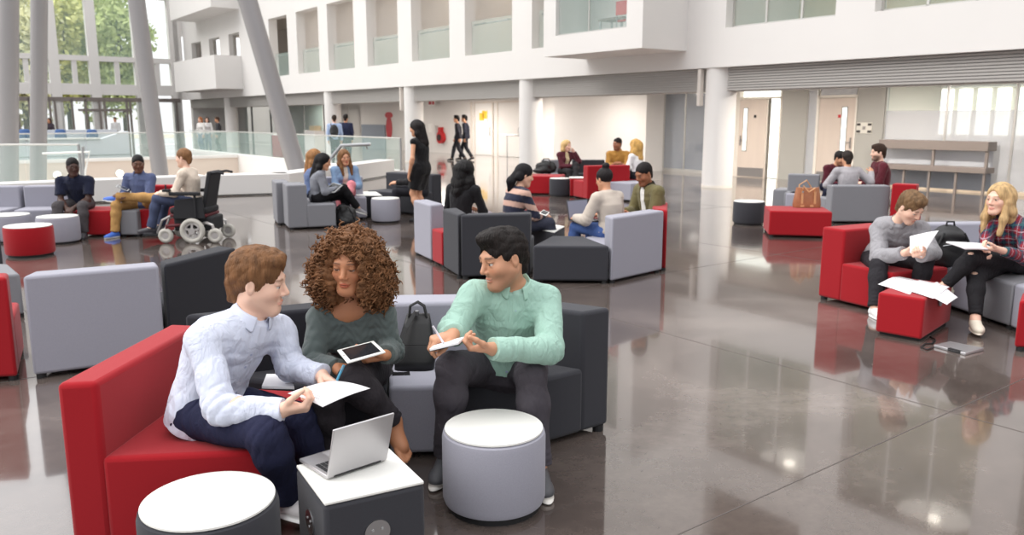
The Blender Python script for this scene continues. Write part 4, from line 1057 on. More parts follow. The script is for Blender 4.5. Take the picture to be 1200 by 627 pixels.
for _n in M_skin.node_tree.nodes:
    if _n.type == 'BSDF_PRINCIPLED': _n.inputs['Subsurface Weight'].default_value = .06; _n.inputs['Subsurface Radius'].default_value = (.012, .005, .003)
M_cloth = mat('woven_cloth', (.5, .5, .5), .85, spec=.2, attr=True, bump=.25, bscale=900, sheen=.1)
def wrinkle(m, sc, dist, st):
    nt = m.node_tree; N = nt.nodes; L = nt.links
    b0 = [n for n in N if n.type == 'BUMP'][0]; tc = [n for n in N if n.type == 'TEX_COORD'][0]
    nz = N.new('ShaderNodeTexNoise'); nz.inputs['Scale'].default_value = sc; nz.inputs['Detail'].default_value = 3; nz.inputs['Distortion'].default_value = 1.8
    mp = N.new('ShaderNodeMapping'); mp.inputs['Rotation'].default_value = (.4, .5, .6); mp.inputs['Scale'].default_value = (1, 1, .42); L.new(tc.outputs['Object'], mp.inputs['Vector']); L.new(mp.outputs['Vector'], nz.inputs['Vector'])
    b1 = N.new('ShaderNodeBump'); b1.inputs['Strength'].default_value = st; b1.inputs['Distance'].default_value = dist
    L.new(nz.outputs['Fac'], b1.inputs['Height']); L.new(b1.outputs['Normal'], b0.inputs['Normal'])
wrinkle(M_cloth, 13, .022, .8)
M_knit = mat('knitted_wool', (.5, .5, .5), .95, spec=.15, attr=True, bump=.7, bscale=330, sheen=.2, bdist=.004)
M_denim = mat('trouser_cloth', (.5, .5, .5), .85, spec=.2, attr=True, bump=.3, bscale=700, var=.08, vscale=18)
wrinkle(M_denim, 15, .016, .7)
M_shoe = mat('shoe_leather', (.5, .5, .5), .55, attr=True)
def hair_mat(col, curly=False):
    nm_ = 'hair_%d_%d_%d' % tuple(int(x*999) for x in col)
    return mat(nm_, tuple(c*.8 for c in col), .6, spec=.22, bump=.8, bscale=(90 if curly else 120), var=.38, vscale=(26 if curly else 40), stretch=None if curly else (1, 1, .18), bdist=.006)
SKIN = dict(light=rgb(226, 178, 152), fair=rgb(232, 190, 168), tan=rgb(206, 152, 120), olive=rgb(198, 146, 116), brown=rgb(158, 104, 76), dark=rgb(104, 68, 52), deep=rgb(72, 48, 40), caramel=rgb(186, 128, 94))
# ---------- poses ----------
def ik(a, b, l1, l2, hint):
    a = np.asarray(a, float); b = np.asarray(b, float); d = b-a; L_ = np.linalg.norm(d); mx = (l1+l2)*.995
    if L_ > mx: b = a+d*mx/L_; d = b-a; L_ = mx
    x = (l1*l1-l2*l2+L_*L_)/(2*L_); h = math.sqrt(max(l1*l1-x*x, 0)); n = d/L_; hv = np.asarray(hint, float); hv = nrm(hv-n*(hv@n))
    return a+n*x+hv*h, b
def head_R(yaw, pitch=0., roll=0.):
    m = Matrix.Rotation(math.radians(yaw), 3, 'Z') @ Matrix.Rotation(math.radians(-pitch), 3, 'X') @ Matrix.Rotation(math.radians(roll), 3, 'Y')
    return np.array(m)
def pose(xy, yaw, s=1., seat=SH, lean=8, slouch=.03, side=0., twist=0., head=(0, 0, 0), hR=None, hL=None, legs='sit', wide=.86, tuck=.0, kneesep=1., female=False, handdir=None, elbow_out=.5):
    y = math.radians(yaw); f = V3(-math.sin(y), math.cos(y), 0); r = V3(math.cos(y), math.sin(y), 0); up = V3(0, 0, 1)
    L = lambda a, b, c: np.array([xy[0], xy[1], 0.])+(r*a+f*b)*s+up*c
    J = dict(s=s, female=female)
    stand = legs in ('stand', 'walk')
    hz = (.90*s) if stand else seat+.062*s; SPN = .50 if stand else .445
    J['pel'] = L(0, 0, hz)
    la = math.radians(lean); ax = nrm(up*math.cos(la)+f*math.sin(la)+r*side)
    J['neck'] = J['pel']+ax*SPN*s; tw = math.radians(twist); rs_ = nrm(r*math.cos(tw)+f*math.sin(tw)); fs_ = nrm(np.cross(up, rs_))
    J['slouch'] = -slouch*s; J['fwd'] = f; J['fs'] = nrm(fs_-ax*(fs_@ax))
    sw = (.172 if female else .195)*s
    for sd, q in (('R', 1), ('L', -1)):
        J['hip'+sd] = J['pel']+r*q*.088*s
        J['sh'+sd] = J['neck']+rs_*q*sw-ax*.052*s+fs_*.0
    J['headR'] = head_R(yaw+head[0], head[1], head[2]); hd = J['headR']
    J['head'] = J['neck']+ax*(.075 if stand else .062)*s+(hd@V3(0, .028, .105))*s*1.0
    hR = hR or (.14, .30, .12); hL = hL or (-.14, .30, .12)
    for sd, q, hh in (('R', 1, hR), ('L', -1, hL)):
        tgt = J['pel']+(r*hh[0]+f*hh[1])*s+up*hh[2]*s
        J['el'+sd], J['wr'+sd] = ik(J['sh'+sd], tgt, .285*s, .255*s, r*q*elbow_out-up*.8-f*.35)
    if not stand:
        kz = min(.50*s, max(seat+.075*s, .455*s))
        for sd, q in (('R', 1), ('L', -1)):
            kn = J['hip'+sd]+f*.43*s+r*q*(.05*kneesep)*s; kn[2] = kz; J['kn'+sd] = kn
            an = kn+f*(.06-tuck)*s+r*q*.01*s; an[2] = .085*s; J['an'+sd] = an; J['toe'+sd] = nrm(f+r*q*.2)
        for sd, od, q in (('R', 'L', 1), ('L', 'R', -1)):
            if legs == 'cross'+sd:   # sd over the other knee
                J['kn'+sd] = J['hip'+sd]+f*.42*s-r*q*.04*s+up*.16*s
                J['an'+sd] = J['kn'+sd]+f*.22*s-r*q*.14*s-up*.34*s; J['toe'+sd] = nrm(f-r*q*.2-up*.35)
            if legs == 'figure4'+sd:
                J['kn'+sd] = J['hip'+sd]+f*.26*s+r*q*.30*s+up*.12*s
                J['an'+sd] = J['kn'+od]-f*.02*s+up*.13*s; J['toe'+sd] = nrm(-r*q+f*.2+up*.1)
    else:
        st = .0 if legs == 'stand' else .26
        for sd, q in (('R', 1), ('L', -1)):
            sg = q*st
            J['an'+sd] = L(q*.085, sg*1.0, .085*s if sg >= 0 else .12*s); J['kn'+sd], J['an'+sd] = ik(J['hip'+sd], J['an'+sd], .43*s, .42*s, f)
            J['toe'+sd] = nrm(f+r*q*.12-(up*.3 if sg < 0 else 0))
    J['hd'] = handdir or {}
    J['base'] = np.array([xy[0], xy[1], 0.])
    J['right'] = r
    return J
def complete(J):
    """fill derived entries for a pose given joint by joint"""
    J.setdefault('s', 1.); J.setdefault('female', False); s = J['s']
    for k in list(J):
        if isinstance(J[k], tuple) and len(J[k]) == 3: J[k] = np.array(J[k], float)
    r = nrm(J['hipR']-J['hipL']); J['pel'] = (J['hipR']+J['hipL'])/2
    J['right'] = r; J['fwd'] = nrm(np.cross((0, 0, 1.), r)); ax = nrm(J['neck']-J['pel']); rs_ = nrm(J['shR']-J['shL'])
    J['fs'] = nrm(np.cross(ax, rs_)); J.setdefault('slouch', -.02*s); J.setdefault('hd', {})
    J['base'] = np.array([J['pel'][0], J['pel'][1], 0.])
    return J
PROF = dict(m=(np.array([-.16, 0, .22, .45, .68, .86, .97, 1.06]), np.array([.150, .168, .152, .158, .172, .165, .10, .055]), np.array([.105, .122, .108, .112, .118, .098, .07, .052])),
            f=(np.array([-.16, 0, .25, .45, .68, .86, .97, 1.06]), np.array([.150, .172, .126, .130, .146, .142, .085, .050]), np.array([.105, .122, .092, .096, .110, .086, .06, .046])))
def torso_op(J, off=0., t0=-.16, t1=1.06, k=.05, flare=0.):
    s = J['s']; pel, neck = J['pel'], J['neck']; L_ = np.linalg.norm(neck-pel); ax = (neck-pel)/L_
    r0 = nrm(J['right']-ax*(J['right']@ax)); r1 = nrm(J['shR']-J['shL']); r1 = nrm(r1-ax*(r1@ax)); fs = np.cross(ax, r1)
    tt, ww, dd = PROF['f' if J['female'] else 'm']; bend = J['slouch']; sc = s*J.get('bulk', 1.)
    fm = nrm(J['fwd']-ax*(J['fwd']@ax))
    def fn(P):
        q = P-pel; tr = (q@ax)/L_; t = np.clip(tr, t0, t1)
        q = q-t[:, None]*ax*L_-(bend*4*np.clip(t, 0, 1)*(1-np.clip(t, 0, 1)))[:, None]*fm
        w = np.clip(t, 0, 1)[:, None]; rr = r0*(1-w)+r1*w; rr /= np.linalg.norm(rr, axis=1)[:, None]; ff = np.cross(ax, rr)
        x = (q*rr).sum(1); y = (q*ff).sum(1); z = (tr-t)*L_
        W = np.interp(t, tt, ww)*sc+off+flare*np.clip(.35-t, 0, 1); D = np.interp(t, tt, dd)*sc+off+flare*.6*np.clip(.35-t, 0, 1)
        e = np.sqrt((x/W)**2+(y/D)**2+1e-9); rad = np.sqrt(x*x+y*y)
        d2 = rad*(1-1/e)
        return np.sqrt(np.maximum(d2, 0)**2+z*z)+np.minimum(d2, 0)*(np.abs(z) < 1e-6)
    m = .24*s+abs(off)
    return Op(fn, np.minimum(pel, neck)-m, np.maximum(pel, neck)+m, k)
def front_pt(J, t, off=0.):
    s = J['s']; pel, neck = J['pel'], J['neck']; L_ = np.linalg.norm(neck-pel); ax = (neck-pel)/L_; tt, ww, dd = PROF['f' if J['female'] else 'm']
    w = min(max(t, 0), 1); r0 = J['right']; r1 = nrm(J['shR']-J['shL']); rr = nrm(r0*(1-w)+r1*w); ff = nrm(np.cross(ax, rr))
    fm = nrm(J['fwd']-ax*(J['fwd']@ax))
    return pel+ax*L_*t+fm*J['slouch']*4*w*(1-w)+ff*(np.interp(t, tt, dd)*s*J.get('bulk', 1.)+off), ff, rr, ax
def person(J, label, skin='light', hair=('short', rgb(70, 50, 36)), top=None, bottom=None, shoes=None, vox=.009, group=None, beard=0., gaze=(0, 0), eye=(.05, .03, .02), brow=None, smile=0., curl=('relaxed', 'relaxed'), bare_feet=False, socks=None, seed=1, hs=1.06, dress=None, inner=None, name='person', thumbs=(None, None), spread=(4, 4), fine_head=None, breasts=None, lid=.0062):
    s = J['s']; fem = J['female']; base = J['base']; org = base
    sk = SKIN[skin] if isinstance(skin, str) else skin; mr = vox*.75
    mx = lambda r: max(r, mr)
    arm = (.040, .036, .026) if fem else (.048, .043, .030)
    # ---- body: one continuous skin surface
    ops = [torso_op(J, -.006, k=.0)]
    ops.append(cap(J['neck']-nrm(J['neck']-J['pel'])*.03*s, J['head']+J['headR']@V3(0, -.022, -.03)*s, (.056 if not fem else .048)*s, (.054 if not fem else .046)*s, .03*s))
    hc, HR, hsz = J['head'], J['headR'], s*hs
    for sd in 'RL':
        ops.append(cap(J['neck']-nrm(J['neck']-J['pel'])*.035*s, J['sh'+sd], .048*s, .046*s, .05*s))
        ops.append(cap(J['sh'+sd], J['el'+sd], arm[0]*s, arm[1]*.92*s, .03*s)); e, w_ = J['el'+sd], J['wr'+sd]
        ops.append(cap(e, w_, arm[1]*s, arm[2]*s, .02*s)); ops.append(ell(e+(w_-e)*.25, np.array([1, 1, 1])*arm[1]*1.06*s, .03*s))
        hd = J['hd'].get(sd, {}); fdir = hd.get('dir'); fdir = nrm(w_-e) if fdir is None else np.asarray(fdir, float)
        pn = hd.get('palm'); q = 1 if sd == 'R' else -1
        if pn is None: pn = V3(0, 0, -1)-J['right']*q*.5
        i = 0 if sd == 'R' else 1
        ops += hand_ops(w_, fdir, np.asarray(pn, float), sd, s*1.04, curl[i], mr, spread[i], thumbs[i])
        ops.append(cap(J['hip'+sd], J['kn'+sd], .074*s, .050*s, .04*s)); ops.append(cap(J['kn'+sd], J['an'+sd], .050*s, .034*s, .03*s)); ops.append(ell(J['kn'+sd]+(J['an'+sd]-J['kn'+sd])*.3, np.ones(3)*.054*s, .04*s))
        a = J['an'+sd]; td = J['toe'+sd]; upv = nrm(V3(0, 0, 1)-td*td[2]); lat = np.cross(td, upv)
        ops.append(cap(a-upv*.045*s-td*.035*s, a-upv*.052*s+td*.11*s, .030*s, .030*s, .03*s)); ops.append(cap(a-upv*.0*s, a-upv*.045*s+td*.08*s, .034*s, .028*s, .03*s))
        if bare_feet:
            iq = -1 if sd == 'R' else 1
            for t_, (o_, l_, r_) in enumerate(((.026, .168, .0115), (.010, .172, .0085), (-.004, .166, .008), (-.017, .156, .0075), (-.028, .145, .007))):
                b0 = a-upv*.058*s+td*.11*s+lat*iq*o_*s; ops.append(cap(b0, a-upv*.066*s+td*l_*s+lat*iq*o_*1.1*s, r_*s*1.2, r_*s, .006*s))
    nb = len(ops)
    hops = head_ops(hc, HR, hsz, fem, vox)
    Vb, Fb = sdf_mesh([cap(hc+HR@V3(0, -.02, -.03)*s, J['neck'], .05*s, .05*s, .02)]*0+ops+hops, vox)
    bc = brow if brow is not None else tuple(np.array(hair[1])*.6)
    lip = np.array(sk)*np.array([.95, .62, .60]) if not fem else np.array(sk)*np.array([.95, .50, .52])
    col = head_col(Vb, hc, HR, hsz, sk, lip, bc, eye, beard, gaze, fem, smile, lid)
    if socks is not None:
        for sd in 'RL':
            m = np.linalg.norm(Vb-J['an'+sd], axis=1) < .12*s; col[m] = socks
    body = mesh_obj(name, Vb, Fb, M_skin, org, None, col); tag(body, label, 'person', group)
    fo = lambda a: folds(seed*7+3, a)
    creases = []
    for sd in 'RL':
        e = J['el'+sd]; creases.append((e, nrm(J['wr'+sd]-J['sh'+sd]), .085*s, .040*s, .0065)); creases.append((J['sh'+sd]*.7+J['neck']*.3-V3(0, 0, .08*s), nrm(V3(.3, .2, 1)), .09*s, .05*s, .003))
    kcre = []
    for sd in 'RL':
        kcre.append((J['kn'+sd], nrm(J['an'+sd]-J['hip'+sd]), .08*s, .036*s, .005)); kcre.append((J['hip'+sd]+(J['kn'+sd]-J['hip'+sd])*.15, nrm(J['kn'+sd]-J['hip'+sd]), .10*s, .045*s, .006)); kcre.append((J['an'+sd]+V3(0, 0, .05*s), V3(0, 0, 1), .06*s, .03*s, .004))
    big = vox < .007
    # ---- top
    def add_top(tp, nm, extra=0.):
        kind = tp['kind']; o = tp.get('off', .012)*s+extra; ops = [torso_op(J, o, t0=tp.get('t0', -.10), t1=1.0, k=0., flare=tp.get('flare', 0.))]
        bb = breasts if breasts is not None else fem
        ax = nrm(J['neck']-J['pel'])
        if bb:
            for q in (-1, 1):
                p, ff, rr, _ = front_pt(J, .64, -.035*s); ops.append(ell(p+rr*q*.066*s, np.ones(3)*(.062*s+o), .045*s))
        sl = tp.get('sleeve', 1.)
        for sd in 'RL':
            ops.append(cap(J['neck']-ax*.035*s, J['sh'+sd], .046*s+o, .044*s+o, .05*s))
            sh, e, w_ = J['sh'+sd], J['el'+sd], J['wr'+sd]; lo = o+tp.get('loose', .006)*s
            if sl > 1e-6 or sl < 0:
                if sl < 0: ops.append(cap(sh, sh+(e-sh)*(-sl), arm[0]*s+lo, arm[0]*s+lo+.006, .035*s, cut=True))
                else:
                    ops.append(cap(sh, e, arm[0]*s+lo*.8, arm[1]*s+lo, .035*s)); ops.append(cap(e, e+(w_-e)*(sl*1.0), arm[1]*s+lo, arm[2]*s+lo*.8, .022*s, cut=True))
                    if tp.get('cuff'): c0 = e+(w_-e)*(sl-.17); ops.append(cap(c0, e+(w_-e)*sl, arm[2]*s+lo*.8+.0035, arm[2]*s+lo*.8+.0025, .004, cut=True))
        nr = tp.get('neckline')
        if nr: 
            p, ff, rr, _ = front_pt(J, .99, 0); ops.append(ell(J['neck']+ax*.02*s+ff*nr[1]*s, (nr[0]*s,)*3, .008, '-'))
        if tp.get('open'):   # jacket open at the front
            p0, ff, rr, _ = front_pt(J, .25, .03); p1 = front_pt(J, .98, .03)[0]
            ops.append(cap(p0, p1, tp['open']*s, tp['open']*.8*s, .01, '-'))
        dsp = [fo(tp.get('amp', .0035)), rings(creases)]
        if tp.get('placket') and big:
            pts = [front_pt(J, t_, 0)[0] for t_ in (.05, .5, .97)]; rr = front_pt(J, .5)[2]; ffm = front_pt(J, .5)[1]
            def plk(P): u = (P-pts[1])@rr; v_ = (P-pts[1])@ffm; return .0022*((np.abs(u) < .016*s) & (v_ > -.04)).astype(float)
            dsp.append(plk)
        if tp.get('cable') and big:
            r1 = nrm(J['shR']-J['shL'])
            def cb(P): u = (P-J['pel'])@r1; t_ = (P-J['pel'])@ax; return .0022*np.sin(u*95)*np.sin(t_*150+3*np.sin(u*47))
            dsp.append(cb)
        Vt, Fq = sdf_mesh(ops, vox, dsum(*dsp))
        o_ = mesh_obj(nm, Vt, Fq, tp.get('mat', M_cloth), org, body, (tp['col'] if callable(tp['col']) else flat(tp['col']))(Vt, J))
        if tp.get('collar'):
            cc = tp['collar']; n = 26; vs = []; fs = []
            nk = J['neck']+ax*.022*s; p, ff, rr, _ = front_pt(J, .97)
            hb = nrm(J['head']-J['neck']); rad = (.064 if not fem else .056)*s
            for i in range(n+1):
                a = math.radians(-158+316*i/n); d = -ff*math.cos(a)+rr*math.sin(a); fr = abs(a)/math.radians(158)
                drop = .018*fr**2*s; pt = .030*fr**6*s
                for ro, hz_ in ((.0, .0), (.004, .040), (.011, .038), (.024+.012*fr**4, -.004-pt/s*.9)): vs.append(tuple(nk+d*(rad+ro*s)+ax*(hz_*s-drop)+ff*.006*s-org))
            for i in range(n):
                for j in range(3): fs.append((i*4+j, i*4+j+1, i*4+4+j+1, i*4+4+j))
            me = bpy.data.meshes.new('collar'); me.from_pydata(vs, [], fs); me.materials.append(mat('collar_%d_%d_%d' % tuple(int(x*999) for x in cc), cc, .85, spec=.2, bump=.2, bscale=900))
            c_ = bpy.data.objects.new('collar', me); COL.objects.link(c_); c_.parent = o_; sm = c_.modifiers.new('solid', 'SOLIDIFY'); sm.thickness = .003; ss = c_.modifiers.new('sub', 'SUBSURF'); ss.levels = 1; ss.render_levels = 1
            me.polygons.foreach_set('use_smooth', [True]*len(me.polygons))
        if tp.get('buttons') and big:
            for t_ in (.86, .72, .58, .44, .30, .16):
                p, ff, rr, _ = front_pt(J, t_, o+.004); mb_ = MB(); mb_.tube([tuple(p-ff*.004-org), tuple(p+ff*.0035-org)], .0055*s, 10); b_ = mb_.build('button', mat('shell_button', tp['buttons'], .35), o_)
        return o_
    if inner: add_top(inner, inner.get('name', 'shirt'), -.006)
    if top: add_top(top, top.get('name', 'shirt'))
    # ---- bottom
    if bottom:
        o = bottom.get('off', .012)*s; ops = [torso_op(J, o-.010, t0=-.16, t1=.12, k=0.)]
        for sd in 'RL':
            h, k_, a = J['hip'+sd], J['kn'+sd], J['an'+sd]; ln = bottom.get('len', .98)
            ops.append(cap(h, k_, .082*s+o, .054*s+o, .05*s)); e = k_+(a-k_)*ln
            ops.append(cap(k_, e, .054*s+o, (.040*s+bottom.get('hem', .008)*s+o), .03*s, cut=True)); ops.append(ell(k_+(a-k_)*.3, np.ones(3)*(.055*s+o), .04*s))
            if bottom.get('rips') and big:
                p = k_+nrm(J['fwd'])*.0; ops.append(ell(k_+J['fwd']*.058*s+V3(0, 0, .035*s), (.05*s, .03*s, .014*s), .003, '-'))
        Vt, Fq = sdf_mesh(ops, vox, dsum(folds(seed*5+1, bottom.get('amp', .003)), rings(kcre)))
        mesh_obj(bottom.get('name', 'trousers'), Vt, Fq, M_denim, org, body, flat(bottom['col'])(Vt, J))
    if dress:
        o = .012*s; ops = [torso_op(J, o, t0=-.16, t1=.99, k=0.)]; mid = (J['knR']+J['knL'])/2; ht = (J['hipR']+J['hipL'])/2
        for sd in 'RL':
            ops.append(cap(J['neck']-nrm(J['neck']-J['pel'])*.035*s, J['sh'+sd], .046*s+o, .046*s+o, .05*s)); ops.append(cap(J['hip'+sd], J['hip'+sd]+(J['kn'+sd]-J['hip'+sd])*dress['len'], .088*s+o, .088*s+o, .09*s, cut=True))
        for q in (-1, 1):
            p, ff, rr, _ = front_pt(J, .64, -.035*s); ops.append(ell(p+rr*q*.066*s, np.ones(3)*.066*s, .045*s))
        ops.append(ell(J['neck']+V3(0, 0, .03)*s+J['fwd']*.03, (.085*s,)*3, .01, '-'))
        Vt, Fq = sdf_mesh(ops, vox, fo(.003)); mesh_obj('dress', Vt, Fq, M_cloth, org, body, flat(dress['col'])(Vt, J))
    # ---- shoes
    if shoes:
        for sd in 'RL':
            a = J['an'+sd]; td = J['toe'+sd]; upv = nrm(V3(0, 0, 1)-td*td[2]); lat = np.cross(td, upv); iq = -1 if sd == 'R' else 1
            fl = a-upv*.085*s
            ops = [cap(a-upv*.045*s-td*.038*s, a-upv*.052*s+td*.10*s+lat*iq*.004*s, .038*s, .040*s, 0.), ell(a-upv*.056*s+td*.135*s+lat*iq*.004*s, np.array([.044, .060, .034])*s, .03*s, R=np.stack([lat, td, upv], 1)),
                   cap(a+upv*.0*s-td*.008*s, a-upv*.04*s+td*.055*s, .040*s, .036*s, .03*s), ell(fl+td*.06*s, np.array([.047, .150, .020])*s, .008*s, R=np.stack([lat, td, upv], 1))]
            ops.append(Op((lambda P, fl=fl, upv=upv: (P-fl)@(-upv)), None, None, 0., '&'))
            if shoes.get('low', True): ops.append(Op((lambda P, a=a, upv=upv: (P-a)@upv-.012*s), None, None, .004, '&'))
            Vt, Fq = sdf_mesh(ops, max(vox*.9, .004), None)
            hgt = (Vt-fl)@upv; sc_ = shoes.get('sole', shoes['col']); col = np.where((hgt < .024*s)[:, None], np.array(sc_), np.array(shoes['col']))
            mesh_obj('shoe', Vt, Fq, M_shoe, org, body, col)
    # ---- hair
    if hair:
        ops, dsp = hair_ops(hair[0], hc, HR, hsz, J)
        if len(hair) > 2 and hair[2]: ops = ops+hair[2](hc, HR, hsz)
        Vt, Fq = sdf_mesh(ops, vox, dsp)
        if hair[0] == 'curly' and big:
            mb_ = MB(); r = np.random.RandomState(5); sel = r.choice(len(Vt), 1700, replace=False); cen = hc+HR@V3(0, -.02, -.02)*hsz
            for i in sel:
                p = Vt[i]; n_ = nrm(p-cen); lq = HR.T@(p-hc)/hsz
                if ((lq-V3(0, .135, -.012))/V3(.100, .148, .120))@((lq-V3(0, .135, -.012))/V3(.100, .148, .120)) < 1 or (lq[1] > .0 and lq[2] < -.07 and abs(lq[0]) < .085): continue
                ax = nrm(V3(0, 0, -1)*.75+n_*.45+r.normal(size=3)*.4); e1 = nrm(np.cross(ax, (.3, .8, .2))); e2 = np.cross(ax, e1); ph = r.uniform(0, 6); ra = r.uniform(.006, .011); ln = r.uniform(.03, .062)
                pts = [tuple(p-n_*.006+ax*ln*q+(e1*math.cos(ph+q*11)+e2*math.sin(ph+q*11))*ra-org) for q in np.linspace(0, 1, 12)]
                mb_.tube(pts, list(np.interp(np.linspace(0, 1, 12), [0, .5, 1], [.0042, .0042, .0018])), 5)
            n0 = len(Vt); me = None
            ex = np.array(mb_.v)+org; qf = [f_ for f_ in mb_.f if len(f_) == 4]
            Vt = np.concatenate([Vt, ex]); Fq = np.concatenate([Fq, np.array(qf)+n0])
        ho = mesh_obj('hair', Vt, Fq, hair_mat(hair[1], hair[0] == 'curly'), org, body)
    return body
# =============== THE PEOPLE IN FRONT ===============
W = lambda *c: rgb(*c)
# man in white shirt on the red armchair
J = dict(s=1.06, hipR=at(228, 487, 3.26), hipL=at(262, 472, 3.45), neck=at(292, 372, 3.36),
         shR=at(238, 398, 3.20), shL=at(328, 388, 3.50), elR=at(258, 478, 3.05), wrR=at(330, 481, 3.05), elL=at(340, 430, 3.48), wrL=at(376, 440, 3.38),
         knR=at(312, 507, 3.02), knL=at(350, 492, 3.38), anR=at(338, 580, 3.16), anL=at(372, 560, 3.42), toeR=nrm(V3(.75, -.35, 0)), toeL=nrm(V3(.9, .1, 0)))
J['headR'] = head_R(-88, 10, 4); J['head'] = np.array(at(303, 330, 3.37))
J['hd'] = dict(R=dict(dir=V3(.95, .0, .12), palm=V3(.1, .5, .85)), L=dict(dir=V3(.8, -.45, -.25), palm=V3(-.1, -.5, -.85)))
J['slouch'] = -.05
J = complete(J)
person(J, 'person in white shirt and navy jeans on red armchair holding a sheet', 'fair', ('short', rgb(126, 88, 58)),
       dict(kind='shirt', name='shirt', col=rgb(206, 211, 228), off=.011, loose=.003, collar=rgb(206, 211, 228), placket=True, cuff=True, amp=.0045, t0=-.16, flare=.05, buttons=rgb(160, 170, 200)),
       dict(col=rgb(36, 38, 62), name='jeans'), dict(col=rgb(226, 222, 224), sole=rgb(240, 240, 240)), vox=.0034, curl=('pinch', 'pen'), smile=.6, seed=2, beard=.10, brow=rgb(110, 78, 54), eye=(.08, .10, .12))
# curly haired woman
J = dict(s=1.05, female=True, hipR=at(388, 436, 3.92), hipL=at(434, 433, 3.92), neck=at(411, 354, 3.74),
         shR=at(375, 373, 3.72), shL=at(448, 368, 3.74), elR=at(367, 428, 3.62), wrR=at(395, 432, 3.46), elL=at(458, 410, 3.74), wrL=at(452, 416, 3.58),
         knR=at(385, 466, 3.42), knL=at(414, 446, 3.40), anR=at(383, 545, 3.52), anL=at(461, 494, 3.60), toeR=nrm(V3(-.1, -1, 0)), toeL=nrm(V3(.55, -.55, -.55)))
J['headR'] = head_R(174, 9, -3); J['head'] = np.array(at(410, 309, 3.66))
J['hd'] = dict(R=dict(dir=V3(.9, -.25, -.22), palm=V3(-.1, .2, -1)), L=dict(dir=V3(-.85, -.45, -.05), palm=V3(.0, .1, 1)))
J = complete(J)
person(J, 'person with big curly hair in grey green sweater holding tablet on lap', 'caramel', ('curly', rgb(128, 88, 58)),
       dict(kind='sweater', name='sweater', col=rgb(88, 97, 96), off=.010, loose=.006, mat=M_knit, neckline=(.098, .02), cable=True, amp=.004, t0=-.14, cuff=True),
       dict(col=rgb(50, 46, 50), off=.008, len=.93, hem=.0, name='trousers'), None, vox=.0034, curl=('relaxed', 'soft'), seed=3, bare_feet=True, gaze=(0, -.5), brow=rgb(50, 32, 24), spread=(6, 3), hs=1.02, lid=-.0012)
# man in mint shirt
J = dict(s=1.07, hipR=at(566, 432, 3.98), hipL=at(618, 434, 3.98), neck=at(601, 336, 3.82),
         shR=at(556, 345, 3.78), shL=at(640, 350, 3.86), elR=at(530, 388, 3.66), wrR=at(531, 392, 3.56), elL=at(644, 410, 3.66), wrL=at(578, 409, 3.46),
         knR=at(530, 430, 3.62), knL=at(622, 440, 3.66), anR=at(524, 532, 3.70), anL=at(630, 545, 3.58), toeR=nrm(V3(-.25, -1, 0)), toeL=nrm(V3(.2, -1, 0)))
J['headR'] = head_R(122, 12, 4); J['head'] = np.array(at(590, 303, 3.75))
J['hd'] = dict(R=dict(dir=V3(-.85, -.42, -.12), palm=V3(.15, .0, -1)), L=dict(dir=V3(-.95, -.1, .05), palm=V3(0, .25, .9)))
J = complete(J)
person(J, 'person in mint green shirt and grey jeans writing in notebook', 'olive', ('quiff', rgb(34, 28, 26)),
       dict(kind='shirt', name='shirt', col=rgb(160, 194, 180), off=.011, loose=.005, t0=.10, collar=rgb(170, 206, 190), placket=True, cuff=True, amp=.004, buttons=rgb(220, 230, 224)),
       dict(col=rgb(70, 66, 72), name='jeans'), dict(col=rgb(70, 70, 74), sole=rgb(224, 220, 214)), vox=.0034, curl=('pen', 'pinch'), smile=.7, seed=4, beard=.28, brow=rgb(30, 22, 20))
# =============== SMALL THINGS ===============
def pY2(px, Y, z=.5): return ((px-600)/950*(Y*CP+(1.7-z)*SP), Y)
M_paper = mat('paper', rgb(238, 236, 238), .8); M_print = mat('printed_grey', rgb(150, 148, 156), .8)
M_alum = mat('laptop_aluminium', rgb(192, 190, 192), .38, metal=.75); M_key = mat('keys_black', rgb(36, 36, 38), .6)
M_scr = mat('black_glass', rgb(40, 42, 46), .12); M_leather = mat('black_leather', rgb(16, 15, 17), .5, bump=.3, bscale=180)
def sheet(name, label, cat, c, m=None, curl=.02, lines=0, group=None, t=.0012):
    """a sheet through four corners with a soft bend and printed lines"""
    c = [Vector(p) for p in c]; n = 10; nn = (c[1]-c[0]).cross(c[3]-c[0]).normalized(); o_ = (c[0]+c[1]+c[2]+c[3])/4
    if nn.z < 0: nn = -nn
    f = lambda a, b, h=0.: ((c[0]*(1-a)+c[1]*a)*(1-b)+(c[3]*(1-a)+c[2]*a)*b)+nn*(curl*math.sin(math.pi*a)*.6+curl*math.sin(math.pi*b)*.5+h)
    def grid(a0, a1, b0, b1, h, k):
        mb = MB(); vs = [tuple(f(a0+(a1-a0)*i/k, b0+(b1-b0)*j/k, h)) for j in range(k+1) for i in range(k+1)]
        mb.add(vs, [(j*(k+1)+i, j*(k+1)+i+1, (j+1)*(k+1)+i+1, (j+1)*(k+1)+i) for j in range(k) for i in range(k)]); return mb
    o = grid(0, 1, 0, 1, 0, n).build(name, m or M_paper, smooth='all', org=tuple(o_)); tag(o, label, cat, group)
    s = o.modifiers.new('solid', 'SOLIDIFY'); s.thickness = t; s.offset = -1
    r = random.Random(len(label))
    for q in range(lines):
        b = .12+.76*q/max(1, lines-1); mb = grid(.1, .1+r.uniform(.5, .8), b, b+.012, .0012, 6); l = mb.build('printed_line', M_print, None); l.parent = o; l.location = -Vector(o_)
    return o
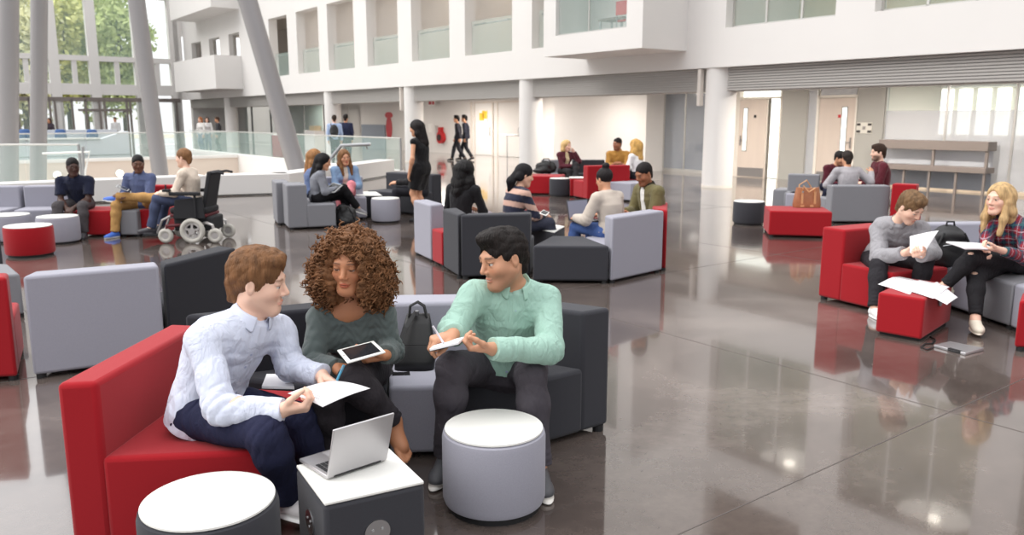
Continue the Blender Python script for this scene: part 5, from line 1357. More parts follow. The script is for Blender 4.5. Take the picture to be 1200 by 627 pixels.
def laptop(label, hinge_a, hinge_b, base_dir, lid_dir, depth, screen=False, shade=M_alum):
    a, b = Vector(hinge_a), Vector(hinge_b); bd = Vector(base_dir).normalized(); ld = Vector(lid_dir).normalized()
    t = thing('laptop', label, 'laptop', tuple((a+b)/2)); w_ = (b-a).length
    MB().quad(a, b, b+bd*depth, a+bd*depth, .014).build('keyboard_base', shade, t, bevel=.004)
    u = (b-a)/w_; nz = (b-a).cross(bd).normalized(); nz = nz if nz.z > 0 else -nz
    P_ = lambda x, y, h=.008: a+u*x*w_+bd*y*depth+nz*h
    for r_ in range(5):
        for k in range(12):
            x0 = .06+.88*k/12; y0 = .10+.09*r_
            MB().quad(P_(x0, y0), P_(x0+.06, y0), P_(x0+.06, y0+.07), P_(x0, y0+.07), .002).build('key', M_key, t) if screen is not None else None
    MB().quad(P_(.36, .62, .0075), P_(.64, .62, .0075), P_(.64, .94, .0075), P_(.36, .94, .0075), .001).build('touchpad', mat('touchpad_grey', rgb(170, 168, 170), .3), t)
    MB().quad(a, b, b+ld*depth, a+ld*depth, .009).build('lid', shade, t, bevel=.003)
    ns = (b-a).cross(ld).normalized(); ns = ns if ns.dot(bd) > 0 else -ns; o_ = ns*.0055
    MB().quad(a+u*.012+ld*.015+o_, b-u*.012+ld*.015+o_, b-u*.012+ld*(depth-.012)+o_, a+u*.012+ld*(depth-.012)+o_, .002).build('screen', M_scr if not screen else screen, t)
    MB().tube([tuple(a+u*.03), tuple(b-u*.03)], .007, 8).build('hinge', M_key, t)
    return t
# silver laptop on the cube table
h0, h1 = g(383, 560, .383), g(453, 537, .383)
a, b = Vector((*h0, .383)), Vector((*h1, .383)); hn = Vector((-(b-a).y, (b-a).x, 0)).normalized()
top = Vector(at(383, 503, h0[1]+.02))
laptop('silver laptop with open lid standing on the white topped cube table', a, b, hn, Vector((0, 0, 1))-hn*.30, .215)
# sheet held by the white shirt man
pq = [at(337, 461, 3.14), at(378, 477, 3.02), at(434, 455, 3.14), at(389, 446, 3.27)]
sheet('paper_sheet', 'large printed sheet held by the man in white shirt', 'paper', pq, curl=.012, lines=11)
def pen(label, a, b, m, r=.0045):
    t = thing('pen', label, 'pen', a); a, b = Vector(a), Vector(b); d = b-a
    MB().tube([a+d*.12, b], r, 10).build('barrel', m, t, smooth=True); MB().tube([a, a+d*.12], [.001, r*.9], 10).build('tip', M_steel, t, smooth=True); MB().tube([b-d*.3+Vector((0, -r*1.3, 0)), b+Vector((0, -r*1.3, 0))], .0014, 6).build('clip', M_steel, t)
pen('light blue pen in the hand of the white shirt man', at(393, 450, 3.33), at(403, 428, 3.33), mat('blue_plastic', rgb(96, 178, 214), .35), .0055)
pen('white pen in the hand of the mint shirt man', at(521, 404, 3.43), at(507, 382, 3.44), mat('white_plastic', rgb(226, 220, 228), .3), .005)
# open notebook beside the white shirt man
def book(label, c, th, name='notebook', cat='notebook', cover=None, up=(0, 0, 1)):
    c = [Vector(p) for p in c]; n = Vector(up).normalized(); ce = sum(c, Vector())/4
    t = thing(name, label, cat, tuple(ce)); MB().quad(*c, .003).build('cover', cover or M_key, t)
    s = [ce+(p-ce)*.96+n*(th/2+.001) for p in c]; MB().quad(*s, th).build('page_block', M_paper, t, bevel=.001)
    return t
pq = [(*g(306, 456, .52), .52), (*g(346, 457, .52), .52), (*g(341, 441, .52), .52), (*g(312, 441, .52), .52)]
book('open notebook lying on the dark sofa behind the white shirt man', pq, .012)
nb_ = [at(503, 412, 3.39), at(538, 404, 3.37), at(546, 397, 3.52), at(512, 404, 3.54)]
_n = (Vector(nb_[1])-Vector(nb_[0])).cross(Vector(nb_[3])-Vector(nb_[0])).normalized(); _n = _n if _n.z > 0 else -_n
book('small white notebook held open by the man in mint shirt', nb_, .010, up=_n)
# tablets
def tablet(label, c, th=.008, frame=None, cat='tablet'):
    c = [Vector(p) for p in c]; n = (c[1]-c[0]).cross(c[3]-c[0]).normalized(); n = n if n.z > 0 else -n; ce = sum(c, Vector())/4
    t = thing('tablet', label, cat, tuple(ce)); MB().quad(*c, th).build('tablet_body', frame or M_lam, t, bevel=.003)
    a = lambda u, v: ((c[0]*(1-u)+c[1]*u)*(1-v)+(c[3]*(1-u)+c[2]*u)*v)+n*(th/2+.0006)
    MB().quad(a(.1, .09), a(.9, .09), a(.9, .91), a(.1, .91), .001).build('screen', M_scr, t)
    h = a(.05, .5); MB().tube([tuple(h-n*.001), tuple(h+n*.0006)], .005, 12).build('home_button', M_alu, t)
    return t
zt = .70
tablet('white framed tablet on the lap of the curly haired woman', [(*g(407, 423, zt), zt-.01), (*g(452, 413, zt), zt), (*g(438, 403, zt), zt+.012), (*g(395, 411, zt), zt)])
# black handbag on the grey sofa seat
x, y = g(484, 436, SH); x2, y2 = g(466, 434, SH)
t = thing('handbag', 'black leather handbag leaning on the light grey sofa back', 'handbag', (x, y, SH))
mb = MB(); rows = [(0, .105, .060), (.05, .11, .062), (.14, .095, .045), (.22, .075, .028), (.27, .062, .016)]; n = 28
vs = []; fs = []
for z, wx, wy in rows:
    for i in range(n):
        q = 2*math.pi*i/n; cx_, sx_ = math.cos(q), math.sin(q)
        vs.append((x+wx*math.copysign(abs(cx_)**.55, cx_)+z*.05, y+.07+wy*math.copysign(abs(sx_)**.55, sx_)+z*.38, SH+z+.004*math.sin(7*q)*(z > .1)))
for k in range(len(rows)-1): fs += [(k*n+i, k*n+(i+1) % n, (k+1)*n+(i+1) % n, (k+1)*n+i) for i in range(n)]
fs += [tuple(range(n))[::-1], tuple(range((len(rows)-1)*n, len(rows)*n))]
mb.add(vs, fs); mb.build('bag_body', M_leather, t, smooth='all')
for o_ in (-.012, .014):
    q = [(x-.045+.01, y+.165+o_, SH+.26), (x-.03, y+.18+o_, SH+.315), (x+.01, y+.19+o_, SH+.335), (x+.045, y+.18+o_, SH+.315), (x+.06, y+.165+o_, SH+.26)]
    MB().tube(q, .006, 8).build('handle', M_leather, t)
q = [(x+.005, y+.16, SH+.29), (x-.045, y+.08, SH+.22), (x-.085, y+.0, SH+.11), (x-.115, y-.04, SH+.03), (x-.10, y-.06, SH+.008), (x-.04, y-.055, SH+.006), (x-.01, y-.05, SH+.01)]
d = MB(); 
for i in range(len(q)-1): d.beam(q[i], q[i+1], .022, .004, (0, -1, .3))
d.build('shoulder_strap', M_leather, t)
MB().tube([(x+.012, y+.135, SH+.275), (x+.012, y+.13, SH+.3)], .010, 12).build('clasp', M_steel, t)
MB().beam((x-.06, y-.005, SH+.15), (x+.075, y-.005, SH+.15), .004, .004).build('seam', M_foot, t)
# ---- right foreground ----
zp = .347
def zsh(label, pts, lines, dz=0., curl=.004): return sheet('paper_sheet', label, 'paper', [(*g(px, py, zp+dz), zp+dz+e) for px, py, e in pts], curl=curl, lines=lines, t=.001)
zsh('white sheet lying at the left of the red cube table', [(1029, 333, 0), (1066, 345, 0), (1084, 331, 0), (1050, 323, 0)], 5)
zsh('printed sheet lying across the middle of the red cube table', [(1056, 338, 0), (1094, 350, .0), (1113, 336, 0), (1078, 328, 0)], 6, .006)
zsh('sheet hanging over the right corner of the red cube table', [(1078, 341, 0), (1110, 354, -.02), (1123, 344, -.03), (1098, 330, 0)], 5, .013)
p = Vector((P1[0]+P2[0], P1[1]+P2[1], 0))/2; tdir = Vector((P2[1]-P1[1], P1[0]-P2[0], 0)).normalized(); tdir = tdir if tdir.y < 0 else -tdir
t = thing('hanging_tag', 'small grey tab hanging at the top edge of the red cube table', 'tag', (p.x+tdir.x*.012, p.y+tdir.y*.012, .28)); e = Vector((P2[0]-P1[0], P2[1]-P1[1], 0)).normalized()
mb = MB(); c0 = Vector(t.location); vs = [c0+e*dx+Vector((0, 0, dz)) for dx, dz in ((-.05, .06), (.05, .06), (.05, -.0), (.03, -.045), (0, -.055), (-.03, -.045), (-.05, 0))]
mb.add([tuple(v) for v in vs]+[tuple(v+tdir*.006) for v in vs], [tuple(range(7)), tuple(range(7, 14))[::-1]]+[(i, (i+1) % 7, (i+1) % 7+7, i+7) for i in range(7)]); mb.build('tab', M_mid, t)
# laptop shaped floor box with cable
fa, fb_, fc, fd = g(1094, 407), g(1131, 417), g(1153, 411), g(1113, 403)
t = thing('floor_box', 'flat silver floor box on the concrete with black cable', 'floor box', (*lerp(fa, fc, .5), 0))
MB().prism([fa, fb_, fc, fd], .001, .022).build('lid', M_alum, t, bevel=.004)
s0, s1 = lerp(fa, fb_, .45), lerp(fa, fb_, .85); MB().prism([s0, s1, lerp(s1, lerp(fd, fc, .85), .12), lerp(s0, lerp(fd, fc, .45), .12)], .003, .0235).build('cable_slot', M_key, t)
cp = [(*g(px, py), .008) for px, py in ((1094, 408), (1086, 411), (1079, 408), (1084, 404), (1092, 404), (1096, 399), (1090, 396))]
o = MB().tube([Vector(p) for p in cp], .006, 8).build('power_cable', M_foot, smooth='all', org=(*g(1090, 405), 0)); tag(o, 'short black cable looping from the silver floor box', 'cable')
# backpack
x, y = g(1106, 308, SH+.02); y = 7.30; x = (1108-600)/950*(y*CP+1.3*SP)
t = thing('backpack', 'black backpack standing on the grey sofa between the two students', 'backpack', (x, y, SH))
Vt, Fq = sdf_mesh([ell((x, y, SH+.16), (.17, .115, .20), 0), ell((x, y, SH+.05), (.17, .12, .075), .06), ell((x-.01, y-.09, SH+.12), (.115, .06, .115), .02), cap((x-.08, y-.08, SH+.27), (x+.08, y-.08, SH+.27), .03, .03, .03), Op(lambda P: SH+.003-P[:, 2], None, None, .01, '&')], .008, folds(9, .006))
mesh_obj('pack_body', Vt, Fq, mat('black_nylon', rgb(38, 38, 40), .6, bump=.3, bscale=300), t.location, t)
d = MB(); d.tube([(x-.04, y-.02, SH+.35), (x-.03, y-.02, SH+.395), (x+.03, y-.02, SH+.395), (x+.04, y-.02, SH+.35)], .009, 8); d.build('grab_handle', M_foot, t)
for q in (-1, 1): MB().tube([(x+q*.09, y-.10, SH+.30), (x+q*.14, y-.115, SH+.20), (x+q*.13, y-.115, SH+.08)], .012, 8).build('strap', M_foot, t)
MB().tube([(x-.11, y-.135, SH+.19), (x, y-.155, SH+.215), (x+.10, y-.135, SH+.19)], .004, 6).build('zip', M_steel, t)
# sheet and clipboard held on the right
sheet('paper_sheet', 'curved printed sheet held by the man in grey sweatshirt', 'paper', [at(1066, 296, 6.70), at(1080, 302, 6.66), at(1100, 270, 6.72), at(1066, 277, 6.80)], curl=.012, lines=7)
sheet('clipboard', 'thin white clipboard pages held by the plaid shirt woman', 'clipboard', [at(1109, 283, 6.38), at(1132, 291, 6.30), at(1168, 292, 6.42), at(1150, 285, 6.52)], curl=.004, lines=4, t=.012)
# tan handbag on the red block
x, y = g(945, 243, SH); t = thing('handbag', 'tan leather handbag with two handles on the red seat block', 'handbag', (x, y, SH))
M_tan = mat('tan_leather', rgb(158, 102, 68), .5, var=.12, vscale=12); M_tan2 = mat('pale_tan_leather', rgb(206, 158, 112), .5)
mb = MB(); vs = []; fs = []; rows = [(0, .19, .085), (.03, .20, .09), (.18, .185, .06), (.30, .165, .03)]; n = 28
for z, wx, wy in rows:
    for i in range(n):
        q = 2*math.pi*i/n; c_, s_ = math.cos(q), math.sin(q); vs.append((x+wx*math.copysign(abs(c_)**.4, c_), y+wy*math.copysign(abs(s_)**.4, s_), SH+.003+z-.02*(z > .25)*(1-abs(c_))))
for k in range(3): fs += [(k*n+i, k*n+(i+1) % n, (k+1)*n+(i+1) % n, (k+1)*n+i) for i in range(n)]
fs += [tuple(range(n))[::-1], tuple(range(3*n, 4*n))]; mb.add(vs, fs); mb.build('bag_body', M_tan, t, smooth=True)
for q in (-1, 1):
    MB().tube([(x-.10, y+q*.05, SH+.22), (x-.095, y+q*.09, SH+.33), (x-.02, y+q*.12, SH+.24) if q < 0 else (x, y+q*.06, SH+.40), (x+.08, y+q*.09, SH+.30), (x+.09, y+q*.05, SH+.22)], .010, 8).build('handle', M_tan2, t)
for dx in (-.10, .09): MB().beam((x+dx, y-.078, SH+.24), (x+dx, y-.085, SH+.06), .03, .006, (0, -1, 0)).build('handle_tab', M_tan2, t)
for dx in (-.12, .02): MB().beam((x+dx, y-.09, SH+.03), (x+dx+.05, y-.09, SH+.03), .03, .006, (0, -1, 0)).build('base_patch', M_tan2, t)
MB().tube([(x-.10, y-.09, SH+.24), (x-.10, y-.098, SH+.24)], .014, 12).build('stud', M_steel, t)
# black bag on the floor beside the dark haired woman
x, y = g(404, 266); y += .1
t = thing('shoulder_bag', 'black shoulder bag slumped on the floor beside grey armchair', 'bag', (x, y, 0))
Vt, Fq = sdf_mesh([ell((x, y, .16), (.17, .12, .15), 0), ell((x+.02, y, .08), (.19, .13, .085), .05), ell((x-.04, y, .26), (.10, .09, .09), .04), Op(lambda P: .004-P[:, 2], None, None, .01, '&')], .012, folds(21, .012))
mesh_obj('bag_body', Vt, Fq, M_leather, t.location, t); MB().tube([(x-.12, y-.08, .22), (x-.05, y-.12, .34), (x+.06, y-.1, .33), (x+.14, y-.09, .2), (x+.2, y-.1, .05)], .012, 8).build('strap', M_leather, t)
# laptop with the beige sweater person
M_scr2 = mat('laptop_screen_lit', rgb(120, 122, 138), .2, emit=rgb(120, 124, 144), estr=.35)
_c = at(679, 258, 9.42); _c = Vector((_c[0], _c[1], .535)); _l = Vector((.79, .61, 0)); a = _c-_l*.165; b = _c+_l*.165; bd = Vector((.61, -.79, 0))
t = laptop('dark laptop with lit screen on the lap of beige sweater person', a, b, bd, Vector((0, 0, 1))-bd*.22, .235, screen=M_scr2, shade=mat('dark_laptop', rgb(66, 66, 72), .4))
# phone of the striped sweater woman, red paper cup etc.
tablet('white phone held out by the woman in striped sweater', [at(632, 250, 9.30), at(640, 253, 9.22), at(644, 249, 9.32), at(637, 246, 9.4)], cat='phone')
tablet('grey tablet in the hands of the blue shirt man', [at(135, 219, 11.55), at(150, 224, 11.5), at(152, 222, 11.7), at(138, 216, 11.75)], frame=M_gfr)
tablet('dark tablet in the hands of the dark haired woman on grey armchair', [at(378, 224, 12.85), at(392, 226, 12.75), at(402, 217, 12.9), at(390, 214, 13.0)], frame=M_gfr)

x, y = pY2(640, 19.3); 
t = thing('handbag', 'black handbag on red seat block beside the burgundy cardigan woman', 'handbag', (x, y, .42))
Vt, Fq = sdf_mesh([ell((x, y, .56), (.24, .13, .14), 0), ell((x-.05, y, .48), (.26, .14, .06), .05), Op(lambda P: .423-P[:, 2], None, None, .01, '&')], .016, folds(31, .012))
mesh_obj('bag_body', Vt, Fq, M_leather, t.location, t); MB().tube([(x-.12, y-.05, .62), (x-.06, y-.06, .76), (x+.06, y-.06, .76), (x+.12, y-.05, .62)], .012, 8).build('handle', M_leather, t)
# =============== EVERYONE ELSE ===============
def pY(px, Y, z=.5): return ((px-600)/950*(Y*CP+(1.7-z)*SP), Y)
NV = rgb(34, 36, 54); BLK = rgb(28, 27, 30)
# man in grey sweatshirt (right)
J = dict(s=1.03, hipR=at(1022, 304, 7.42), hipL=at(1050, 306, 7.30), neck=at(1053, 260, 7.12), shR=at(1030, 270, 7.25), shL=at(1079, 269, 7.05), elR=at(1030, 302, 7.05), wrR=at(1058, 297, 6.80), elL=at(1092, 296, 6.98), wrL=at(1080, 299, 6.72),
         knR=at(1030, 311, 7.0), knL=at(1084, 306, 6.95), anR=at(1026, 360, 6.85), anL=at(1074, 352, 6.9), toeR=nrm(V3(.05, -1, 0)), toeL=nrm(V3(.2, -1, 0)))
J['headR'] = head_R(205, 34, 3); J['head'] = np.array(at(1067, 243, 6.98)); J['hd'] = dict(R=dict(dir=V3(.9, -.3, .1), palm=V3(0, .6, .8)), L=dict(dir=V3(-.6, -.5, .1), palm=V3(.1, .6, .8))); J['slouch'] = -.06
person(complete(J), 'person in grey sweatshirt reading a sheet on the right red armchair', 'fair', ('short', rgb(120, 92, 64)), dict(kind='sweater', name='sweatshirt', col=rgb(150, 148, 152), off=.014, loose=.010, amp=.005, collar=rgb(140, 138, 142), cuff=True), dict(col=rgb(44, 42, 46)), dict(col=rgb(232, 232, 232)), vox=.0062, curl=('pinch', 'pinch'), seed=6, lid=-.001)
# woman in plaid shirt
J = dict(s=1.0, female=True, hipR=at(1180, 306, 7.02), hipL=at(1206, 310, 6.86), neck=at(1180, 255, 6.86), shR=at(1157, 268, 6.92), shL=at(1200, 270, 6.72), elR=at(1154, 300, 6.75), wrR=at(1157, 297, 6.58), elL=at(1203, 303, 6.55), wrL=at(1169, 292, 6.42),
         knR=at(1144, 324, 6.52), knL=at(1140, 301, 6.48), anR=at(1143, 374, 6.34), anL=at(1106, 336, 6.58), toeR=nrm(V3(-.35, -1, 0)), toeL=nrm(V3(-.8, -.3, -.4)))
J['headR'] = head_R(115, 4, 0); J['head'] = np.array(at(1171, 233, 6.84)); J['hd'] = dict(R=dict(dir=V3(-.6, -.4, .3), palm=V3(.1, .3, -1)), L=dict(dir=V3(-.9, .1, .0), palm=V3(0, .2, .9)))
person(complete(J), 'person with long blond hair in plaid shirt seated at the right edge', 'fair', ('long_front', rgb(206, 172, 124)), dict(kind='shirt', name='plaid_shirt', col=plaid(rgb(38, 50, 76), rgb(138, 34, 44), rgb(50, 84, 92), rgb(168, 140, 150)), off=.012, loose=.006, collar=rgb(60, 50, 70), sleeve=.78), dict(col=rgb(34, 33, 36), off=.008, hem=0, rips=True, len=.9), dict(col=rgb(232, 224, 206)), vox=.0062, curl=('relaxed', 'pinch'), seed=7, brow=rgb(130, 96, 64), smile=.3)
# far left group
J = pose(pY(95, 12.0), 188, 1.0, lean=24, head=(30, 8, 0), hR=(.05, .42, -.02), hL=(-.04, .42, -.02), kneesep=1.6)
person(J, 'person in navy short sleeved shirt sitting forward with joined hands', 'deep', ('crew', rgb(24, 20, 20)), dict(kind='tee', name='shirt', col=rgb(30, 34, 54), sleeve=-.75, collar=rgb(32, 36, 56), off=.012), dict(col=rgb(74, 70, 72)), dict(col=rgb(54, 54, 58)), vox=.009, curl=('soft', 'soft'), seed=8)
J = pose(pY(168, 12.05), 168, .99, lean=6, head=(38, 10, 0), hR=(.12, .30, .14), hL=(-.05, .34, .14), legs='figure4L')
person(J, 'person in blue shirt and tan trousers with blue shoes holding tablet', 'dark', ('crew', rgb(30, 26, 26)), dict(kind='shirt', name='shirt', col=rgb(86, 96, 130), collar=rgb(92, 102, 138), off=.013), dict(col=rgb(178, 138, 86), name='chinos'), dict(col=rgb(66, 108, 196), sole=rgb(230, 230, 230)), vox=.009, seed=9)
wx, wy = pY(228, 11.35)
J = pose((wx-.04, wy), 88, .98, seat=.50, lean=4, head=(-8, 4, 0), hR=(.16, .36, .12), hL=(-.16, .36, .12), female=True, legs='sit')
for sd in 'RL': J['kn'+sd][2] = .60; J['an'+sd][2] = .20; J['an'+sd][0] -= .05
person(J, 'person in cream sweater and jeans seated in the wheelchair', 'fair', ('crop', rgb(146, 104, 70)), dict(kind='sweater', name='sweater', col=rgb(218, 202, 186), off=.014), dict(col=rgb(70, 78, 104), name='jeans'), dict(col=rgb(54, 52, 58)), vox=.009, seed=10)
# middle-left group
J = pose(pY(372, 12.95), -78, .97, lean=8, head=(-6, 16, 0), hR=(.10, .34, .16), hL=(-.06, .36, .17), female=True, legs='crossR')
person(J, 'person with long black hair in grey cardigan on grey armchair in profile', 'tan', ('long', rgb(24, 20, 22)), dict(kind='cardigan', name='cardigan', col=rgb(128, 130, 138), off=.014), dict(col=BLK), dict(col=rgb(130, 128, 132), sole=rgb(226, 224, 220)), vox=.010, seed=11)
J = pose(pY(366, 13.75), -70, 1.0, lean=4, head=(-10, 6, 0), female=True)
person(J, 'person with light brown hair mostly hidden behind the black haired woman', 'fair', ('long', rgb(168, 120, 76)), dict(kind='top', name='top', col=rgb(104, 120, 158)), dict(col=NV), dict(col=BLK), vox=.011, seed=12)
J = pose(pY(404, 13.95), 200, 1.0, lean=10, head=(10, 6, 6), hR=(.02, .36, .12), hL=(-.08, .36, .12), female=True, legs='crossL')
person(J, 'person in denim jacket and pink trousers with long hair', 'tan', ('long_front', rgb(136, 96, 62)), dict(kind='jacket', name='denim_jacket', col=rgb(132, 158, 190), off=.016, sleeve=.75, open=.055), dict(col=rgb(214, 132, 140)), dict(col=rgb(60, 50, 50)), inner=dict(kind='tee', name='top', col=rgb(226, 216, 200), sleeve=-.3, off=.010), vox=.010, seed=13)
J = pose(pY(494, 14.05), 96, 1.0, lean=2, head=(0, 10, 0), hR=(.10, .42, .16), hL=(-.02, .42, .16), female=True)
person(J, 'person in black trousers seated hidden behind the standing woman', 'tan', ('bob', rgb(28, 24, 24)), dict(kind='top', name='top', col=BLK), dict(col=rgb(40, 40, 46)), dict(col=BLK), vox=.011, seed=14)
J = pose(pY(494, 13.45), 62, .98, lean=3, head=(10, 12, 0), hR=(.20, .10, -.08), hL=(-.23, .08, -.06), legs='stand', female=True)
person(J, 'person standing in sleeveless black dress with long dark hair', 'tan', ('long', rgb(30, 24, 24)), None, None, dict(col=BLK), vox=.010, seed=15, dress=dict(col=rgb(26, 25, 27), len=.80))
# middle ring
J = pose(pY(541, 9.95), -28, 1.0, lean=6, head=(-6, 6, 0), hR=(.12, .34, .12), hL=(-.12, .30, .12), female=True)
person(J, 'person with long black curls in black top seen from behind', 'brown', ('wavy', rgb(24, 21, 22)), dict(kind='top', name='top', col=rgb(28, 27, 30)), dict(col=rgb(170, 160, 166)), dict(col=BLK), vox=.009, seed=16)
J = pose(pY(600, 9.55), -62, 1.0, lean=12, head=(-12, 14, 0), hR=(.06, .42, .10), hL=(-.10, .34, .10), female=True)
person(J, 'person in navy and beige striped sweater with tied back black hair', 'light', ('low_tail', rgb(24, 22, 26)), dict(kind='sweater', name='striped_sweater', col=stripes(rgb(44, 46, 64), rgb(206, 168, 152), .15, .58, .1), off=.014, mat=M_knit), dict(col=rgb(60, 62, 76)), dict(col=rgb(210, 205, 200)), vox=.008, seed=17, curl=('pinch', 'relaxed'))
J = pose(pY(714, 9.12), 38, .96, lean=6, head=(-4, 14, 0), hR=(.16, .34, .14), hL=(-.20, .36, .13), female=True)
person(J, 'person in beige sweater with dark bun seen from behind at laptop', 'tan', ('bun', rgb(32, 26, 28)), dict(kind='sweater', name='sweater', col=rgb(196, 184, 172), off=.018, loose=.012, mat=M_knit), dict(col=rgb(72, 96, 150), name='jeans'), dict(col=rgb(220, 216, 212)), vox=.008, seed=18)
J = pose(pY(764, 9.72), 112, 1.02, lean=8, head=(10, 22, 0), hR=(.08, .32, .14), hL=(-.08, .32, .12))
person(J, 'person in olive jacket over white shirt looking down', 'brown', ('crew', rgb(30, 24, 24)), dict(kind='jacket', name='jacket', col=rgb(106, 98, 66), off=.020, loose=.010, open=.060, collar=rgb(50, 44, 34)), dict(col=rgb(60, 62, 72)), dict(col=BLK), inner=dict(kind='tee', name='undershirt', col=rgb(230, 228, 224), sleeve=-.3, off=.014), vox=.008, seed=19, beard=.2)
# back centre group
J = pose(pY(662, 19.6), 208, 1.0, lean=2, head=(20, 4, 0), hR=(-.02, .30, .14), hL=(-.12, .22, .46), female=True, legs='crossL')
person(J, 'person with blond hair in burgundy cardigan sitting by the white block', 'fair', ('bob', rgb(222, 186, 128)), dict(kind='cardigan', name='cardigan', col=rgb(86, 38, 48), open=.06, off=.016), dict(col=rgb(44, 42, 44)), dict(col=BLK), inner=dict(kind='tee', name='top', col=rgb(226, 210, 170), sleeve=-.3), vox=.012, seed=20)
J = pose(pY(724, 19.2), 172, 1.08, lean=6, head=(-40, 4, 0), hR=(.05, .32, .2), hL=(-.05, .34, .2))
person(J, 'person in mustard shirt between the blond women', 'brown', ('crew', rgb(34, 26, 24)), dict(kind='shirt', name='shirt', col=rgb(172, 126, 62), collar=rgb(172, 126, 62), sleeve=.6), dict(col=NV), dict(col=BLK), vox=.012, seed=21, beard=.3)
J = pose(pY(746, 17.6), 48, 1.0, seat=.44, lean=4, head=(0, 0, 0), female=True)
person(J, 'person with wavy blond hair in white top seen from behind', 'fair', ('wavy', rgb(214, 168, 96)), dict(kind='top', name='top', col=rgb(232, 230, 230)), dict(col=rgb(40, 40, 46)), dict(col=BLK), vox=.012, seed=22)
# right middle group
J = pose(pY(972, 15.2), 196, .96, lean=22, head=(18, 20, 8), hR=(.05, .40, .05), hL=(-.05, .40, .05))
person(J, 'person with short black hair in maroon sweater leaning forward', 'tan', ('quiff', rgb(30, 24, 24)), dict(kind='sweater', name='sweater', col=rgb(84, 30, 42)), dict(col=NV), dict(col=rgb(200, 196, 190)), vox=.010, seed=23, beard=.3)
J = pose(pY(993, 13.72), 8, .96, lean=6, head=(-10, 8, 0), hR=(.50, .12, .36), hL=(-.16, .32, .12), elbow_out=1.)
person(J, 'person in light grey sweater with dark hair seen from behind', 'tan', ('short', rgb(46, 38, 34)), dict(kind='sweater', name='sweater', col=rgb(166, 162, 166), off=.016), dict(col=NV), dict(col=BLK), vox=.009, seed=24)
J = pose(pY(1031, 14.3), 84, 1.08, lean=4, head=(4, 4, 0), hR=(.12, .32, .12), hL=(-.12, .32, .12))
person(J, 'person with beard in maroon sweater facing left', 'fair', ('short', rgb(62, 44, 34)), dict(kind='sweater', name='sweater', col=rgb(88, 32, 42), off=.014), dict(col=NV), dict(col=BLK), vox=.009, seed=25, beard=.75)
# standing in the distance
J = pose(pY(393, 31.5), 10, 1.06, lean=2, hR=(.24, .05, -.1), hL=(-.24, .05, -.1), legs='stand')
person(J, 'person with dark backpack straps in pale blue shirt by the column', 'fair', ('short', rgb(60, 46, 38)), dict(kind='shirt', name='shirt', col=rgb(168, 186, 218)), dict(col=NV), dict(col=BLK), vox=.014, seed=26)
bx, by = pY(393, 31.5); t = thing('backpack', 'dark backpack worn by the pale blue shirt man by the column', 'backpack', (bx, by-.2, 1.2))
Vt, Fq = sdf_mesh([ell((bx+.02, by-.19, 1.22), (.17, .10, .25), 0), ell((bx+.02, by-.26, 1.12), (.12, .06, .13), .03)], .02); mesh_obj('pack_body', Vt, Fq, M_leather, t.location, t); MB().tube([(bx-.1, by-.16, 1.42), (bx-.12, by-.0, 1.50), (bx-.12, by+.14, 1.40)], .02).build('strap', M_leather, t)
J = pose(pY(406, 31.8), -4, 1.08, lean=2, hR=(.22, .05, -.1), hL=(-.22, .05, -.1), legs='stand')
person(J, 'person in dark navy jacket standing right beside backpack wearer', 'tan', ('short', rgb(36, 30, 28)), dict(kind='jacket', name='jacket', col=rgb(40, 44, 70)), dict(col=NV), dict(col=BLK), vox=.014, seed=27)
J = pose(pY(537, 33.0), 84, 1.06, lean=3, hR=(.2, .15, -.05), hL=(-.2, -.1, -.05), legs='walk')
person(J, 'person in black suit walking left in front of the white wall', 'tan', ('short', rgb(30, 26, 26)), dict(kind='jacket', name='jacket', col=rgb(36, 36, 44), t0=-.16, flare=.1), dict(col=rgb(34, 34, 40)), dict(col=BLK), vox=.014, seed=28)
J = pose(pY(546, 33.6), 80, 1.07, lean=3, hR=(.2, .1, -.08), hL=(-.2, .0, -.08), legs='walk')
person(J, 'person in black jacket walking right behind the first walker', 'tan', ('short', rgb(30, 26, 26)), dict(kind='jacket', name='jacket', col=rgb(30, 32, 44), t0=-.16, flare=.1), dict(col=rgb(30, 30, 36)), dict(col=BLK), vox=.014, seed=29)
for px, Yq, yw, tp, hr, lb, fm, sk in ((237, 43, 160, rgb(226, 222, 218), rgb(176, 110, 66), 'with ginger hair in white top standing far left of three', True, 'fair'), (244, 43.6, 200, rgb(232, 230, 230), rgb(60, 44, 36), 'with dark hair in white shirt standing in the middle of three', True, 'fair'), (257, 43, 120, rgb(52, 50, 54), rgb(70, 50, 40), 'in black jacket standing at the right of three', False, 'tan')):
    J = pose(pY(px, Yq), yw, 1.03, lean=2, hR=(.2, .1, -.08), hL=(-.2, .1, -.08), legs='stand', female=fm)
    person(J, 'person '+lb, sk, ('long' if fm else 'short', hr), dict(kind='top', name='top', col=tp), dict(col=rgb(84, 100, 130) if fm else BLK), dict(col=BLK), vox=.018, seed=30)
J = pose(pY(60, 45.5), 190, 1.0, lean=2, hR=(.2, .1, -.08), hL=(-.2, .1, -.08), legs='stand', female=True)
person(J, 'person with brown hair behind the reception counter', 'tan', ('bob', rgb(70, 48, 40)), dict(kind='top', name='top', col=rgb(70, 62, 70)), dict(col=BLK), dict(col=BLK), vox=.018, seed=33)
J = pose(pY(137, 49), 185, 1.03, lean=2, hR=(.2, .1, -.08), hL=(-.2, .1, -.08), legs='stand')
person(J, 'person in white shirt standing inside the entrance doors', 'tan', ('short', rgb(80, 60, 50)), dict(kind='shirt', name='shirt', col=rgb(214, 214, 214)), dict(col=rgb(120, 110, 104)), dict(col=BLK), vox=.018, seed=34)
